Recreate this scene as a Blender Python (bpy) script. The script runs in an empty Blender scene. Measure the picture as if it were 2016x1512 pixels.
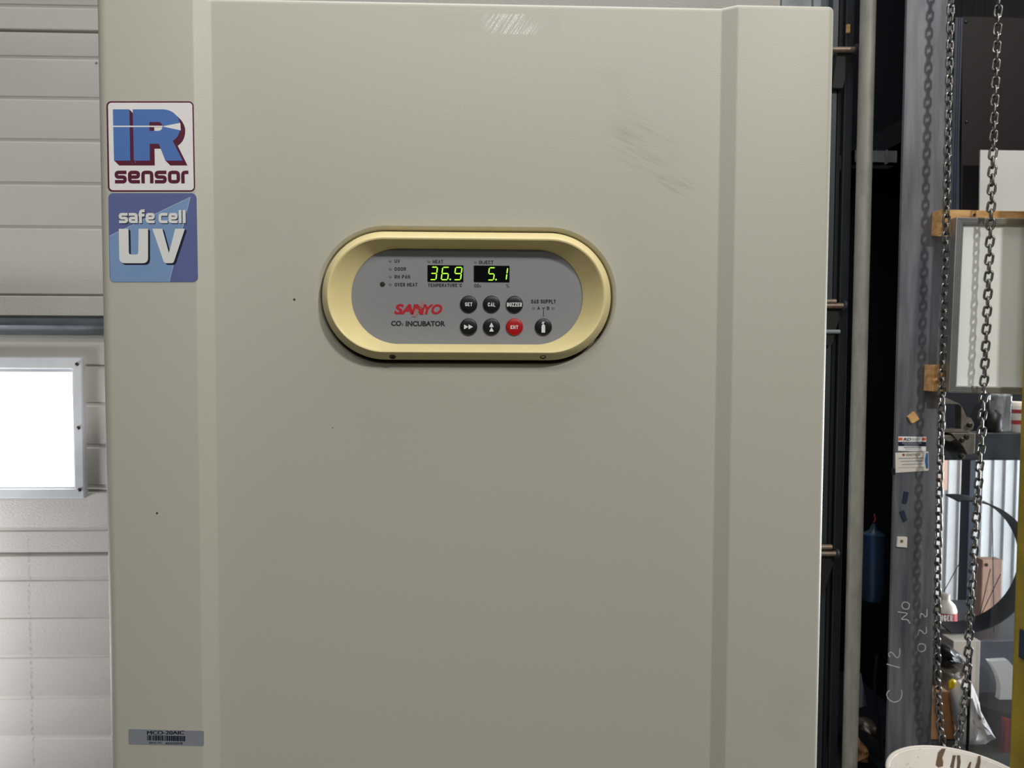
import bpy, bmesh, math, random
from mathutils import Vector, Matrix
from mathutils.geometry import tessellate_polygon
random.seed(7)
SC = bpy.context.scene
COL = SC.collection

# ------------------------------------------------------------------ camera
F = 1514.0                                   # focal length in pixels of the 2016x1512 frame
CAM = Vector((0.060, -0.814, 1.160))
PITCH, YAW, ROLL = math.radians(2.52), -0.033, 0.0045
_f = Vector((-math.sin(YAW) * math.cos(PITCH), math.cos(YAW) * math.cos(PITCH), -math.sin(PITCH)))
_r0 = Vector((math.cos(YAW), math.sin(YAW), 0))
_u0 = _r0.cross(_f)
_r = _r0 * math.cos(ROLL) + _u0 * math.sin(ROLL)
_u = _u0 * math.cos(ROLL) - _r0 * math.sin(ROLL)
cd = bpy.data.cameras.new('camera')
cam = bpy.data.objects.new('camera', cd)
COL.objects.link(cam)
m = Matrix.Identity(4)
for i in range(3):
    m[i][0], m[i][1], m[i][2], m[i][3] = _r[i], _u[i], -_f[i], CAM[i]
cam.matrix_world = m
cd.sensor_width = 36.0
cd.lens = 36.0 * F / 2016.0
cd.clip_start = 0.02
cd.dof.use_dof = True
cd.dof.focus_distance = 0.82
cd.dof.aperture_fstop = 14.0
SC.camera = cam

def P(px, py, Y):
    """the point of the vertical plane at depth Y that the photograph shows at (px, py)"""
    d = _f + _r * ((px - 1008) / F) - _u * ((py - 756) / F)
    return CAM + d * ((Y - CAM.y) / d.y)

# ------------------------------------------------------------------ light
SC.view_settings.view_transform = 'Standard'
SC.view_settings.look = 'None'
SC.view_settings.gamma = 1.0
SC.view_settings.exposure = 0.0
w = bpy.data.worlds.new('world')
SC.world = w
w.use_nodes = True
# the hall behind the camera: pale roof above, dim floor below
_n = w.node_tree.nodes; _l = w.node_tree.links
_tc = _n.new('ShaderNodeTexCoord'); _sp = _n.new('ShaderNodeSeparateXYZ'); _mr = _n.new('ShaderNodeMapRange')
_l.new(_tc.outputs['Generated'], _sp.inputs[0]); _l.new(_sp.outputs['Z'], _mr.inputs['Value'])
_mr.inputs['From Min'].default_value = -0.05; _mr.inputs['From Max'].default_value = 0.35
_mr.inputs['To Min'].default_value = 0.02; _mr.inputs['To Max'].default_value = 0.13
_l.new(_mr.outputs['Result'], _n['Background'].inputs[1])
_n['Background'].inputs[0].default_value = (0.95, 0.97, 1.0, 1)

def area(name, loc, target, size, power, color, sy=None):
    l = bpy.data.lights.new(name, 'AREA')
    l.energy = power
    l.color = color
    l.shape = 'RECTANGLE' if sy else 'DISK'
    l.size = size
    if sy: l.size_y = sy
    o = bpy.data.objects.new(name, l)
    COL.objects.link(o)
    o.location = loc
    o.rotation_euler = (Vector(target) - Vector(loc)).to_track_quat('-Z', 'Y').to_euler()
    return o
area('hall_lamp', (2.6, -4.0, 4.6), (0.5, 0.2, 1.1), 0.40, 148, (1.0, 0.98, 0.92))
area('hall_lamp', (0.15, -6.2, 4.35), (0.0, 0, 1.3), 0.40, 26, (1.0, 0.98, 0.92))
area('door_gradient_light', (-0.03, -1.05, 2.22), (-0.03, 0, 1.6), 1.2, 6.6, (1.0, 0.98, 0.93), 0.2)  # added near light, makes the door fade from top to bottom
area('roof_light', (0.2, 0.15, 4.7), (0.2, 0.15, 0), 2.4, 80, (0.97, 0.98, 1.0), 2.0)
area('yard_door_daylight', (4.4, 1.45, 0.55), (1.4, 1.45, 0.5), 1.4, 170, (0.90, 0.96, 1.0), 1.1)
area('wall_fill_light', (-1.95, 0.60, 0.30), (-1.72, 1.0, 0.42), 0.35, 22, (0.97, 0.98, 1.0))  # added fill light, brightens the lower garage door; no lamp known there
area('bay_lamp', (1.62, 1.24, 1.66), (1.42, 1.30, 0.2), 0.10, 7, (1.0, 0.98, 0.94), 0.5)

# ------------------------------------------------------------------ materials
def S(r, g, b):
    f = lambda c: ((c / 255.0) / 12.92) if c <= 10 else (((c / 255.0) + 0.055) / 1.055) ** 2.4
    return (f(r), f(g), f(b), 1.0)

class NT:
    def __init__(s, name):
        s.m = bpy.data.materials.new(name)
        s.m.use_nodes = True
        s.t = s.m.node_tree
        s.b = s.t.nodes['Principled BSDF']
        s.co = None
    def n(s, kind, **kw):
        o = s.t.nodes.new(kind)
        for k, v in kw.items(): setattr(o, k, v)
        return o
    def l(s, a, b): s.t.links.new(a, b)
    def pos(s):
        if s.co is None: s.co = s.n('ShaderNodeNewGeometry').outputs['Position']
        return s.co
    def math(s, op, a, b=None, clamp=False):
        o = s.n('ShaderNodeMath', operation=op, use_clamp=clamp)
        for i, v in enumerate((a, b)):
            if v is None: continue
            if isinstance(v, (int, float)): o.inputs[i].default_value = v
            else: s.l(v, o.inputs[i])
        return o.outputs[0]
    def scaled(s, sc):
        o = s.n('ShaderNodeVectorMath', operation='MULTIPLY')
        s.l(s.pos(), o.inputs[0]); o.inputs[1].default_value = sc
        return o.outputs[0]
    def noise(s, scale, detail=3, rough=0.55, vec=None):
        o = s.n('ShaderNodeTexNoise')
        o.inputs['Scale'].default_value = scale
        o.inputs['Detail'].default_value = detail
        o.inputs['Roughness'].default_value = rough
        s.l(vec if vec is not None else s.pos(), o.inputs['Vector'])
        return o.outputs['Fac']
    def ramp(s, fac, p0, p1):
        o = s.n('ShaderNodeMapRange', clamp=True)
        s.l(fac, o.inputs['Value'])
        o.inputs['From Min'].default_value = p0
        o.inputs['From Max'].default_value = p1
        return o.outputs['Result']
    def mix(s, fac, a, b):
        o = s.n('ShaderNodeMix', data_type='RGBA')
        if isinstance(fac, (int, float)): o.inputs[0].default_value = fac
        else: s.l(fac, o.inputs[0])
        for i, v in ((6, a), (7, b)):
            if isinstance(v, tuple): o.inputs[i].default_value = v
            else: s.l(v, o.inputs[i])
        return o.outputs[2]
    def bump(s, h, dist, strength=1.0):
        o = s.n('ShaderNodeBump')
        o.inputs['Strength'].default_value = strength
        o.inputs['Distance'].default_value = dist
        s.l(h, o.inputs['Height'])
        s.l(o.outputs[0], s.b.inputs['Normal'])

MATS = {}
def mat(name, col, rough=0.5, metal=0.0, var=0.0, vscale=8.0, bump=0.0, bscale=400.0, spec=0.5, dark=None, stretch=None, emit=None):
    if name in MATS: return MATS[name]
    t = NT(name)
    b = t.b
    b.inputs['Base Color'].default_value = col
    b.inputs['Roughness'].default_value = rough
    b.inputs['Metallic'].default_value = metal
    b.inputs['Specular IOR Level'].default_value = spec
    if var > 0:
        d = dark or tuple(c * (1 - var) for c in col[:3]) + (1,)
        n = t.noise(vscale, 5, 0.6, t.scaled(stretch) if stretch else None)
        t.l(t.mix(t.ramp(n, 0.35, 0.68), col, d), b.inputs['Base Color'])
    if bump > 0:
        t.bump(t.noise(bscale, 2), bump)
    if emit:
        b.inputs['Emission Color'].default_value = col
        b.inputs['Emission Strength'].default_value = emit
    MATS[name] = t.m
    return t.m

def paint_mat():
    """the satin beige-grey paint of the incubator with its grime, wiped smears, specks and an old tape mark"""
    t = NT('incubator_paint')
    base = S(187, 185, 172)
    sep = t.n('ShaderNodeSeparateXYZ'); t.l(t.pos(), sep.inputs[0])
    X, Z = sep.outputs['X'], sep.outputs['Z']
    def ell(px, py, rx, ry, ang, soft=0.6):
        c = P(px, py, 0.009); k = 0.82 / F
        dx = t.math('SUBTRACT', X, c.x); dz = t.math('SUBTRACT', Z, c.z)
        ca, sa = math.cos(ang), math.sin(ang)
        u = t.math('ADD', t.math('MULTIPLY', dx, ca / (rx * k)), t.math('MULTIPLY', dz, sa / (rx * k)))
        v = t.math('ADD', t.math('MULTIPLY', dx, -sa / (ry * k)), t.math('MULTIPLY', dz, ca / (ry * k)))
        d = t.math('SQRT', t.math('ADD', t.math('MULTIPLY', u, u), t.math('MULTIPLY', v, v)))
        return t.ramp(d, 1.0, 1.0 - soft)
    # streaky wipe pattern, tilted
    def slant(ang, sc):
        vr = t.n('ShaderNodeVectorRotate', rotation_type='Y_AXIS'); vr.inputs['Angle'].default_value = ang
        t.l(t.pos(), vr.inputs['Vector'])
        vm = t.n('ShaderNodeVectorMath', operation='MULTIPLY'); t.l(vr.outputs[0], vm.inputs[0]); vm.inputs[1].default_value = sc
        return vm.outputs[0]
    streak = t.ramp(t.noise(1.0, 4, 0.6, slant(-0.42, (14, 1, 170))), 0.45, 0.75)
    cloud = t.ramp(t.noise(14, 5, 0.6), 0.38, 0.7)
    grime = None
    for (px, py, rx, ry, a, amt, pat) in (
            (1265, 285, 95, 60, -0.45, 0.55, streak), (1325, 357, 52, 22, -0.45, 1.2, streak), (1322, 356, 40, 14, -0.45, 0.35, cloud),
            (1225, 230, 45, 22, -0.5, 0.45, streak), (1205, 150, 60, 22, -0.15, 0.30, cloud),
            (1225, 190, 18, 60, 0.1, 0.30, cloud), (1110, 780, 180, 40, 0.1, 0.16, streak),
            (470, 420, 130, 120, 0.3, 0.14, cloud), (880, 790, 90, 25, -0.3, 0.14, streak),
            (1560, 1400, 60, 90, 0.5, 0.25, cloud), (420, 60, 25, 60, 0, 0.12, cloud)):
        g = t.math('MULTIPLY', t.math('MULTIPLY', ell(px, py, rx, ry, a), pat), amt)
        grime = g if grime is None else t.math('MAXIMUM', grime, g)
    mot = t.math('MULTIPLY', t.ramp(t.noise(3.2, 4), 0.35, 0.75), 0.10)
    c = t.mix(mot, base, S(184, 178, 160))
    c = t.mix(grime, c, S(150, 143, 114))
    # sparse dark specks
    vo = t.n('ShaderNodeTexVoronoi', feature='F1'); vo.inputs['Scale'].default_value = 15
    t.l(t.pos(), vo.inputs['Vector'])
    c = t.mix(t.ramp(vo.outputs['Distance'], 0.024, 0.016), c, S(70, 62, 50))
    # old adhesive tape mark near the top edge
    a, b2 = P(822, 24, 0.009), P(1104, 69, 0.009)
    def band(v, lo, hi, s):
        return t.math('MULTIPLY', t.ramp(v, lo - s, lo + s), t.ramp(v, hi + s, hi - s))
    tape = t.math('MULTIPLY', band(X, a.x, b2.x, 0.0008), band(Z, b2.z, a.z, 0.0008))
    c = t.mix(t.math('MULTIPLY', tape, 0.16), c, S(176, 168, 160))
    t.l(c, t.b.inputs['Base Color'])
    # glue strokes in the tape mark shine
    glue = t.math('MULTIPLY', t.math('MULTIPLY', tape, ell(1010, 45, 65, 45, 0, 0.4)), t.ramp(t.noise(1.0, 3, 0.5, slant(1.0, (16, 1, 260))), 0.47, 0.53))
    ro = t.math('ADD', 0.43, t.math('MULTIPLY', t.noise(5, 3), 0.06))
    ro = t.math('SUBTRACT', ro, t.math('MULTIPLY', glue, 0.31))
    t.l(ro, t.b.inputs['Roughness'])
    t.b.inputs['Specular IOR Level'].default_value = 0.5
    t.bump(t.noise(900, 2), 0.00013)
    return t.m

M_PAINT = paint_mat()
M_CREAM = mat('cream_plastic', S(238, 222, 164), 0.33, var=0.05, vscale=60, bump=0.00004, bscale=1500)
M_FASCIA = mat('grey_fascia', S(142, 143, 147), 0.42, var=0.04, vscale=300)
M_BLACKBTN = mat('black_button', S(22, 27, 30), 0.35, var=0.15, vscale=90)
M_REDBTN = mat('red_button', S(172, 14, 22), 0.35, var=0.08, vscale=90)
M_INK = mat('black_ink', S(26, 27, 32), 0.6)
M_WHITEINK = mat('white_ink', S(226, 226, 224), 0.6)
M_REDINK = mat('red_ink', S(178, 26, 40), 0.5)
M_PALERED = mat('pale_red_ink', S(163, 120, 124), 0.5)
M_LED = mat('dim_lamp_lens', S(122, 122, 124), 0.3)
M_HOLE = mat('dark_hole', S(30, 28, 16), 0.7)
M_DISP = mat('display_window', S(4, 6, 6), 0.3, spec=0.15)
M_GREEN = mat('green_segments', (0.42, 1.0, 0.035, 1), 0.5, emit=0.95)
M_GASKET = mat('black_gasket', S(14, 13, 10), 0.7)
M_STEELDK = mat('dark_screw', S(70, 66, 55), 0.4, 0.6)
M_STWHITE = mat('sticker_white', S(240, 238, 238), 0.4, var=0.03, vscale=40)
M_MAROON = mat('sticker_maroon', S(92, 28, 54), 0.4)
M_STBLUE = mat('sticker_blue', S(84, 122, 190), 0.4, var=0.04, vscale=30)
M_SLATE = mat('sticker_slate', S(98, 108, 158), 0.4, var=0.05, vscale=30)
M_LSLATE = mat('sticker_pale_slate', S(128, 158, 200), 0.4, var=0.05, vscale=30)
M_LINE = mat('sticker_line', S(200, 208, 226), 0.4)
M_NAVY = mat('sticker_navy', S(26, 34, 52), 0.4)
M_TAG = mat('silver_label', S(138, 142, 150), 0.4, var=0.06, vscale=40)

def wall_mat():
    t = NT('embossed_door_panel')
    n = t.noise(4.0, 5)
    c = t.mix(t.math('MULTIPLY', t.ramp(n, 0.4, 0.75), 0.25), S(192, 188, 183), S(170, 164, 157))
    vo = t.n('ShaderNodeTexVoronoi'); vo.inputs['Scale'].default_value = 9
    t.l(t.pos(), vo.inputs['Vector'])
    c = t.mix(t.ramp(vo.outputs['Distance'], 0.035, 0.02), c, S(110, 100, 92))
    # pencil-grey rub mark running down the panels
    sep = t.n('ShaderNodeSeparateXYZ'); t.l(t.pos(), sep.inputs[0])
    x0 = P(60, 1250, 1.0).x
    wob = t.math('ADD', sep.outputs['X'], t.math('MULTIPLY', t.math('SUBTRACT', t.noise(60, 2), 0.5), 0.012))
    d = t.math('ABSOLUTE', t.math('SUBTRACT', wob, x0))
    mk = t.math('MULTIPLY', t.ramp(d, 0.004, 0.001), t.ramp(sep.outputs['Z'], P(60, 1060, 1).z + 0.02, P(60, 1060, 1).z - 0.02))
    mk = t.math('MULTIPLY', mk, t.ramp(t.noise(120, 3), 0.42, 0.6))
    c = t.mix(t.math('MULTIPLY', mk, 0.55), c, S(120, 118, 122))
    t.l(c, t.b.inputs['Base Color'])
    t.b.inputs['Roughness'].default_value = 0.5
    t.bump(t.noise(300, 3, 0.6, t.scaled((0.55, 1, 1.0))), 0.0008)
    return t.m
M_WALL = wall_mat()
M_GALV = mat('galvanised_steel', S(140, 145, 149), 0.6, 0.0, var=0.3, vscale=30)
M_GALVDK = mat('dark_galvanised', S(86, 92, 98), 0.4, 0.6, var=0.3, vscale=25)
M_PIPE = mat('dusty_galvanised_pipe', S(146, 144, 134), 0.55, 0.2, var=0.28, vscale=55, stretch=(1, 1, 0.25))
M_DKTRACK = mat('dark_track_steel', S(50, 55, 60), 0.5, 0.2, var=0.35, vscale=18, stretch=(1, 1, 0.2))
M_RUST = mat('worn_roller_steel', S(140, 122, 104), 0.45, 0.5, var=0.4, vscale=70)
M_WFRAME = mat('window_frame_plastic', S(214, 217, 222), 0.35, var=0.12, vscale=14)
M_SKY = mat('window_daylight', (0.95, 0.98, 1.0, 1), 0.3, emit=3.0)
M_CONC = mat('concrete_floor', S(74, 72, 69), 0.8, var=0.3, vscale=3, bump=0.001, bscale=60)
M_COLUMN = mat('mill_scale_steel', S(122, 124, 129), 0.5, 0.2, var=0.5, vscale=13, dark=S(72, 74, 82), stretch=(2.2, 2.2, 0.22))
M_DARK = mat('dark_gap_shade', S(13, 20, 32), 0.8, var=0.3, vscale=4)  # near-black navy puts the shade of the gap into the colour
M_BOARDDK = mat('dark_brown_board', S(36, 29, 29), 0.45, spec=0.25, var=0.25, vscale=5)
M_CORR = mat('corrugated_cladding', S(196, 199, 202), 0.5, 0.05, var=0.15, vscale=6)
M_CHAIN = mat('chain_steel', S(140, 138, 135), 0.27, 0.95, var=0.5, vscale=90)
M_PINE = mat('pine_batten', S(222, 178, 118), 0.6, var=0.3, vscale=9, dark=S(178, 126, 74), stretch=(1, 6, 9))
M_ALU = mat('aluminium_frame', S(172, 172, 172), 0.35, 0.7, var=0.12, vscale=10)
M_WBOARD = mat('whiteboard_face', S(248, 250, 248), 0.22, var=0.03, vscale=6)
M_WSHEET = mat('white_sheet', S(226, 226, 220), 0.5, var=0.05, vscale=9)
M_YELLOW = mat('yellow_paint', S(176, 150, 40), 0.5, var=0.3, vscale=12)
M_BLUEDK = mat('blue_black_plastic', S(40, 52, 70), 0.4, var=0.2, vscale=30)
M_CARD = mat('cardboard', S(198, 146, 100), 0.8, var=0.14, vscale=20)
M_WPOLY = mat('white_polythene', S(226, 220, 220), 0.85, spec=0.15, var=0.12, vscale=16)
M_BLACKP = mat('black_plastic', S(20, 21, 24), 0.4, var=0.2, vscale=30)
M_HOOP = mat('dark_hoop_steel', S(52, 56, 62), 0.5, 0.3, var=0.3, vscale=20)
M_CHALK = mat('chalk', S(192, 191, 187), 0.9, var=0.35, vscale=150)
M_TAGYEL = mat('yellow_tag', S(246, 216, 20), 0.5, var=0.05, vscale=60)
M_BUCKET = None
M_PINK = mat('pink_wood', S(214, 176, 158), 0.6, var=0.2, vscale=16, stretch=(5, 5, 1))
M_BRACK = mat('dusty_steel_bracket', S(136, 128, 118), 0.5, 0.4, var=0.35, vscale=40)
M_REDP = mat('red_plastic', S(176, 36, 46), 0.45, var=0.15, vscale=30)
M_CLOTH = mat('grey_crumpled_foil', S(122, 112, 100), 0.45, 0.2, var=0.5, vscale=30)
M_CREAMW = mat('warm_white_plastic', S(224, 216, 206), 0.4, var=0.06, vscale=30)
M_GREY = mat('lilac_grey_card', S(104, 102, 116), 0.6, var=0.1, vscale=12)

def clear_mat(name, tint, haze):
    t = NT(name)
    out = t.t.nodes['Material Output']
    tr = t.n('ShaderNodeBsdfTransparent'); tr.inputs[0].default_value = tint
    gl = t.n('ShaderNodeBsdfGlossy'); gl.inputs['Roughness'].default_value = 0.08
    df = t.n('ShaderNodeBsdfDiffuse'); df.inputs[0].default_value = (0.75, 0.77, 0.8, 1)
    fr = t.n('ShaderNodeFresnel'); fr.inputs[0].default_value = 1.45
    m1 = t.n('ShaderNodeMixShader'); m2 = t.n('ShaderNodeMixShader')
    hz = t.math('MULTIPLY', t.ramp(t.noise(9, 4, 0.6, t.scaled((2, 1, 0.5))), 0.3, 0.75), haze)
    t.l(hz, m1.inputs[0]); t.l(tr.outputs[0], m1.inputs[1]); t.l(df.outputs[0], m1.inputs[2])
    t.l(fr.outputs[0], m2.inputs[0]); t.l(m1.outputs[0], m2.inputs[1]); t.l(gl.outputs[0], m2.inputs[2])
    t.l(m2.outputs[0], out.inputs['Surface'])
    return t.m
M_CLEAR = clear_mat('clear_acrylic', (0.96, 0.97, 0.98, 1), 0.025)
M_BAG = clear_mat('clear_bag_film', (0.9, 0.92, 0.94, 1), 0.7)

def bucket_mat():
    t = NT('dirty_white_bucket')
    st = t.n('ShaderNodeMapping'); st.inputs['Scale'].default_value = (26, 26, 3.2)
    t.l(t.pos(), st.inputs['Vector'])
    drip = t.ramp(t.noise(1.0, 3, 0.55, st.outputs[0]), 0.62, 0.65)
    spat = t.ramp(t.noise(85, 4, 0.6), 0.64, 0.68)
    c = t.mix(t.math('MULTIPLY', t.ramp(t.noise(20, 4), 0.4, 0.75), 0.4), S(250, 247, 240), S(222, 214, 198))
    c = t.mix(t.math('MAXIMUM', t.math('MULTIPLY', drip, 0.9), t.math('MULTIPLY', spat, 0.55)), c, S(122, 98, 74))
    t.l(c, t.b.inputs['Base Color'])
    t.b.inputs['Roughness'].default_value = 0.5
    return t.m
M_BUCKET = bucket_mat()

# ------------------------------------------------------------------ builders
def link(name, me, parent=None, **props):
    o = bpy.data.objects.new(name, me)
    COL.objects.link(o)
    if parent:
        o.parent = parent
        o.matrix_parent_inverse = parent_world(parent).inverted()
    for k, v in props.items(): o[k] = v
    return o
def parent_world(p):
    mw = Matrix.LocRotScale(p.location, p.rotation_euler, p.scale)
    return (parent_world(p.parent) @ p.matrix_parent_inverse @ mw) if p.parent else mw
def thing(name, loc, label=None, cat=None, group=None, kind=None):
    o = bpy.data.objects.new(name, None)
    o.empty_display_size = 0.05
    COL.objects.link(o)
    o.location = loc
    return tag(o, label, cat, group, kind)
def tag(o, label=None, cat=None, group=None, kind=None):
    for k, v in (('label', label), ('category', cat), ('group', group), ('kind', kind)):
        if v: o[k] = v
    return o

class MB:
    def __init__(s): s.bm = bmesh.new()
    def box(s, x0, x1, y0, y1, z0, z1):
        v = [s.bm.verts.new(c) for c in ((x0,y0,z0),(x1,y0,z0),(x1,y1,z0),(x0,y1,z0),(x0,y0,z1),(x1,y0,z1),(x1,y1,z1),(x0,y1,z1))]
        for f in ((0,3,2,1),(4,5,6,7),(0,1,5,4),(1,2,6,5),(2,3,7,6),(3,0,4,7)): s.bm.faces.new([v[i] for i in f])
        return s
    def loft(s, rings, cap0=True, cap1=True, closed=True):
        rs = [[s.bm.verts.new(p) for p in r] for r in rings]
        n = len(rs[0])
        for a, b in zip(rs, rs[1:]):
            for i in range(n if closed else n - 1):
                j = (i + 1) % n
                s.bm.faces.new((a[i], a[j], b[j], b[i]))
        if cap0: s.bm.faces.new(rs[0][::-1])
        if cap1: s.bm.faces.new(rs[-1])
        return s
    def prism(s, loops, y0, y1):
        """polygon loops [(x,z)...] (first outer, the rest holes) in the XZ plane, from y0 to y1"""
        if loops and not isinstance(loops[0][0], (tuple, list, Vector)): loops = [loops]
        flat = [Vector((p[0], p[1], 0)) for l in loops for p in l]
        tris = tessellate_polygon([[Vector((p[0], p[1], 0)) for p in l] for l in loops])
        va = [s.bm.verts.new((p.x, y0, p.y)) for p in flat]
        vb = [s.bm.verts.new((p.x, y1, p.y)) for p in flat]
        for t in tris:
            try:
                s.bm.faces.new([va[i] for i in t]); s.bm.faces.new([vb[i] for i in t][::-1])
            except ValueError: pass
        k = 0
        for l in loops:
            n = len(l)
            for i in range(n):
                j = (i + 1) % n
                s.bm.faces.new((va[k+i], va[k+j], vb[k+j], vb[k+i]))
            k += n
        return s
    def flat(s, loops, Y, px=True):
        """thin print: loops of photo points laid on the plane at depth Y"""
        if not isinstance(loops[0][0], (tuple, list)): loops = [loops]
        pts = [P(p[0], p[1], Y) for l in loops for p in l]
        tris = tessellate_polygon([[Vector((p[0], -p[1], 0)) for p in l] for l in loops])
        v = [s.bm.verts.new(p) for p in pts]
        for t in tris:
            try: s.bm.faces.new([v[i] for i in t])
            except ValueError: pass
        return s
    def tube(s, pts, r, n=8, closed=False, r2=None):
        pts = [Vector(p) for p in pts]
        N = len(pts)
        rings = []
        up = None
        for i, p in enumerate(pts):
            a = pts[(i - 1) % N] if (closed or i > 0) else p
            b = pts[(i + 1) % N] if (closed or i < N - 1) else p
            t = (b - a).normalized()
            if up is None:
                up = t.orthogonal().normalized()
            up = (up - t * up.dot(t)).normalized()
            q = t.cross(up)
            rr = r if r2 is None else r + (r2 - r) * i / max(1, N - 1)
            rings.append([p + (up * math.cos(k * 2 * math.pi / n) + q * math.sin(k * 2 * math.pi / n)) * rr for k in range(n)])
        if closed:
            rs = [[s.bm.verts.new(p) for p in rg] for rg in rings]
            for i in range(N):
                a, b = rs[i], rs[(i + 1) % N]
                for k in range(n):
                    j = (k + 1) % n
                    s.bm.faces.new((a[k], a[j], b[j], b[k]))
        else: s.loft(rings)
        return s
    def lathe(s, prof, c, n=40, axis=Vector((0, 0, 1)), cap0=True, cap1=True):
        axis = axis.normalized(); u = axis.orthogonal().normalized(); v = axis.cross(u)
        rings = [[Vector(c) + axis * h + (u * math.cos(2*math.pi*k/n) + v * math.sin(2*math.pi*k/n)) * r for k in range(n)] for r, h in prof]
        return s.loft(rings, cap0, cap1)
    def build(s, name, mt, parent=None, smooth=None, bevel=0, seg=2, **props):
        bmesh.ops.recalc_face_normals(s.bm, faces=s.bm.faces)
        if bevel:
            es = [e for e in s.bm.edges if len(e.link_faces) == 2 and e.calc_face_angle(0) > 0.5]
            bmesh.ops.bevel(s.bm, geom=es, offset=bevel, segments=seg, affect='EDGES', profile=0.5, clamp_overlap=True)
        me = bpy.data.meshes.new(name)
        s.bm.to_mesh(me); s.bm.free()
        me.materials.append(mt)
        if smooth is not None:
            for p in me.polygons: p.use_smooth = True
            me.set_sharp_from_angle(angle=smooth)
        return link(name, me, parent, **props)

SM = math.radians(40)
def stadium(c, hw, hh, r, Y, n=20):
    pts = []
    for (sx, sz, a0) in ((1, 1, 0), (-1, 1, 90), (-1, -1, 180), (1, -1, 270)):
        for k in range(n + 1):
            a = math.radians(a0 + 90 * k / n)
            pts.append(Vector((c.x + sx * (hw - r) + r * math.cos(a), Y, c.z + sz * (hh - r) + r * math.sin(a))))
    return pts
def rrect(x0, y0, x1, y1, r, n=6):
    out = []
    for (cx, cy, a0) in ((x1 - r, y1 - r, 0), (x0 + r, y1 - r, 90), (x0 + r, y0 + r, 180), (x1 - r, y0 + r, 270)):
        for k in range(n + 1):
            a = math.radians(a0 + 90 * k / n)
            out.append((cx + r * math.cos(a), cy + r * math.sin(a)))
    return out
def circ(cx, cy, r, n=24): return [(cx + r * math.cos(2*math.pi*k/n), cy + r * math.sin(2*math.pi*k/n)) for k in range(n)]
def ribbon(path, w, closed=False):
    """quads that follow a 2D path with mitred joints"""
    N = len(path); L, R = [], []
    for i in range(N):
        p = Vector(path[i])
        a = Vector(path[i - 1]) if (i > 0 or closed) else None
        b = Vector(path[(i + 1) % N]) if (i < N - 1 or closed) else None
        d1 = (p - a).normalized() if a is not None else None
        d2 = (b - p).normalized() if b is not None else None
        d1 = d1 or d2; d2 = d2 or d1
        n1 = Vector((-d1.y, d1.x)); n2 = Vector((-d2.y, d2.x))
        mvec = n1 + n2
        mvec = mvec.normalized() if mvec.length > 1e-6 else n1
        k = (w / 2) / max(0.35, mvec.dot(n1))
        L.append(p + mvec * k); R.append(p - mvec * k)
    qs = []
    for i in range(N if closed else N - 1):
        j = (i + 1) % N
        qs.append([tuple(L[i]), tuple(L[j]), tuple(R[j]), tuple(R[i])])
    return qs
def rounded(path, r, n=4, closed=False):
    """round the corners of a 2D path"""
    out = []; N = len(path)
    for i in range(N):
        if not closed and i in (0, N - 1): out.append(tuple(path[i])); continue
        p = Vector(path[i]); a = Vector(path[i - 1]); b = Vector(path[(i + 1) % N])
        da = (a - p); db = (b - p)
        rr = min(r, da.length * 0.49, db.length * 0.49)
        p0 = p + da.normalized() * rr; p1 = p + db.normalized() * rr
        for k in range(n + 1):
            t = k / n
            out.append(tuple(p0 * (1-t)**2 + p * 2*t*(1-t) + p1 * t*t))
    return out

def text(s, box, Y, mt, parent, name='lettering', bold=0.02, shear=0.0, mb=None, rot=0, **props):
    """flat lettering fitted to a photo rectangle (x0,y0,x1,y1) on the plane at depth Y"""
    cu = bpy.data.curves.new('t', 'FONT')
    cu.body = s; cu.offset = bold; cu.shear = shear; cu.resolution_u = 4; cu.fill_mode = 'FRONT'
    to = bpy.data.objects.new('t', cu); COL.objects.link(to)
    dg = bpy.context.evaluated_depsgraph_get()
    me = bpy.data.meshes.new_from_object(to.evaluated_get(dg))
    bpy.data.objects.remove(to); bpy.data.curves.remove(cu)
    xs = [v.co.x for v in me.vertices]; ys = [v.co.y for v in me.vertices]
    ax, bx, ay, by = min(xs), max(xs), min(ys), max(ys)
    x0, y0, x1, y1 = box
    for v in me.vertices:
        u = (v.co.x - ax) / (bx - ax); h = (v.co.y - ay) / (by - ay)
        if rot == 90:   # reading upwards
            v.co = P(x0 + (1 - h) * (x1 - x0), y1 + u * (y0 - y1), Y)
        else:
            v.co = P(x0 + u * (x1 - x0), y1 + h * (y0 - y1), Y)
    me.name = name
    me.materials.clear(); me.materials.append(mt)
    return link(name, me, parent, **props)

# ================================================================== THE SETTING
b = MB(); b.box(-4, 6, -5, 4.2, -0.1, 0); b.build('floor', M_CONC, kind='structure')

# ---- sectional garage door behind the incubator
WY = 1.0
XL = -2.6
XR = P(1536, 20, WY).x
wz = lambda y: P(100, y, WY).z
door = thing('door_1', (P(100, 700, WY).x, WY, 0), kind='structure')
def section(z0, z1, ribs, x0=XL, x1=XR, hole=None):
    """one door section: embossed face with pressed grooves; profile runs from bottom to top"""
    prof = [(WY + 0.04, z0), (WY + 0.006, z0), (WY, z0 + 0.004)]
    for z in sorted(ribs):
        prof += [(WY, z - 0.0060), (WY + 0.0030, z - 0.0030), (WY + 0.0034, z + 0.0040), (WY + 0.0004, z + 0.0048), (WY, z + 0.0056)]
    prof += [(WY, z1 - 0.006), (WY + 0.008, z1), (WY + 0.04, z1)]
    mb = MB()
    mb.loft([[Vector((x, y, z)) for (y, z) in prof] for x in (x0, x1)])
    return mb
J0, J1, J2 = wz(60), wz(582), wz(1090)
WZ0, WZ1, WXR = wz(966), wz(720), P(152, 840, WY).x
section(J0 + 0.001, J0 + 0.6, [wz(12)]).build('door_section', M_WALL, door, smooth=SM)
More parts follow.
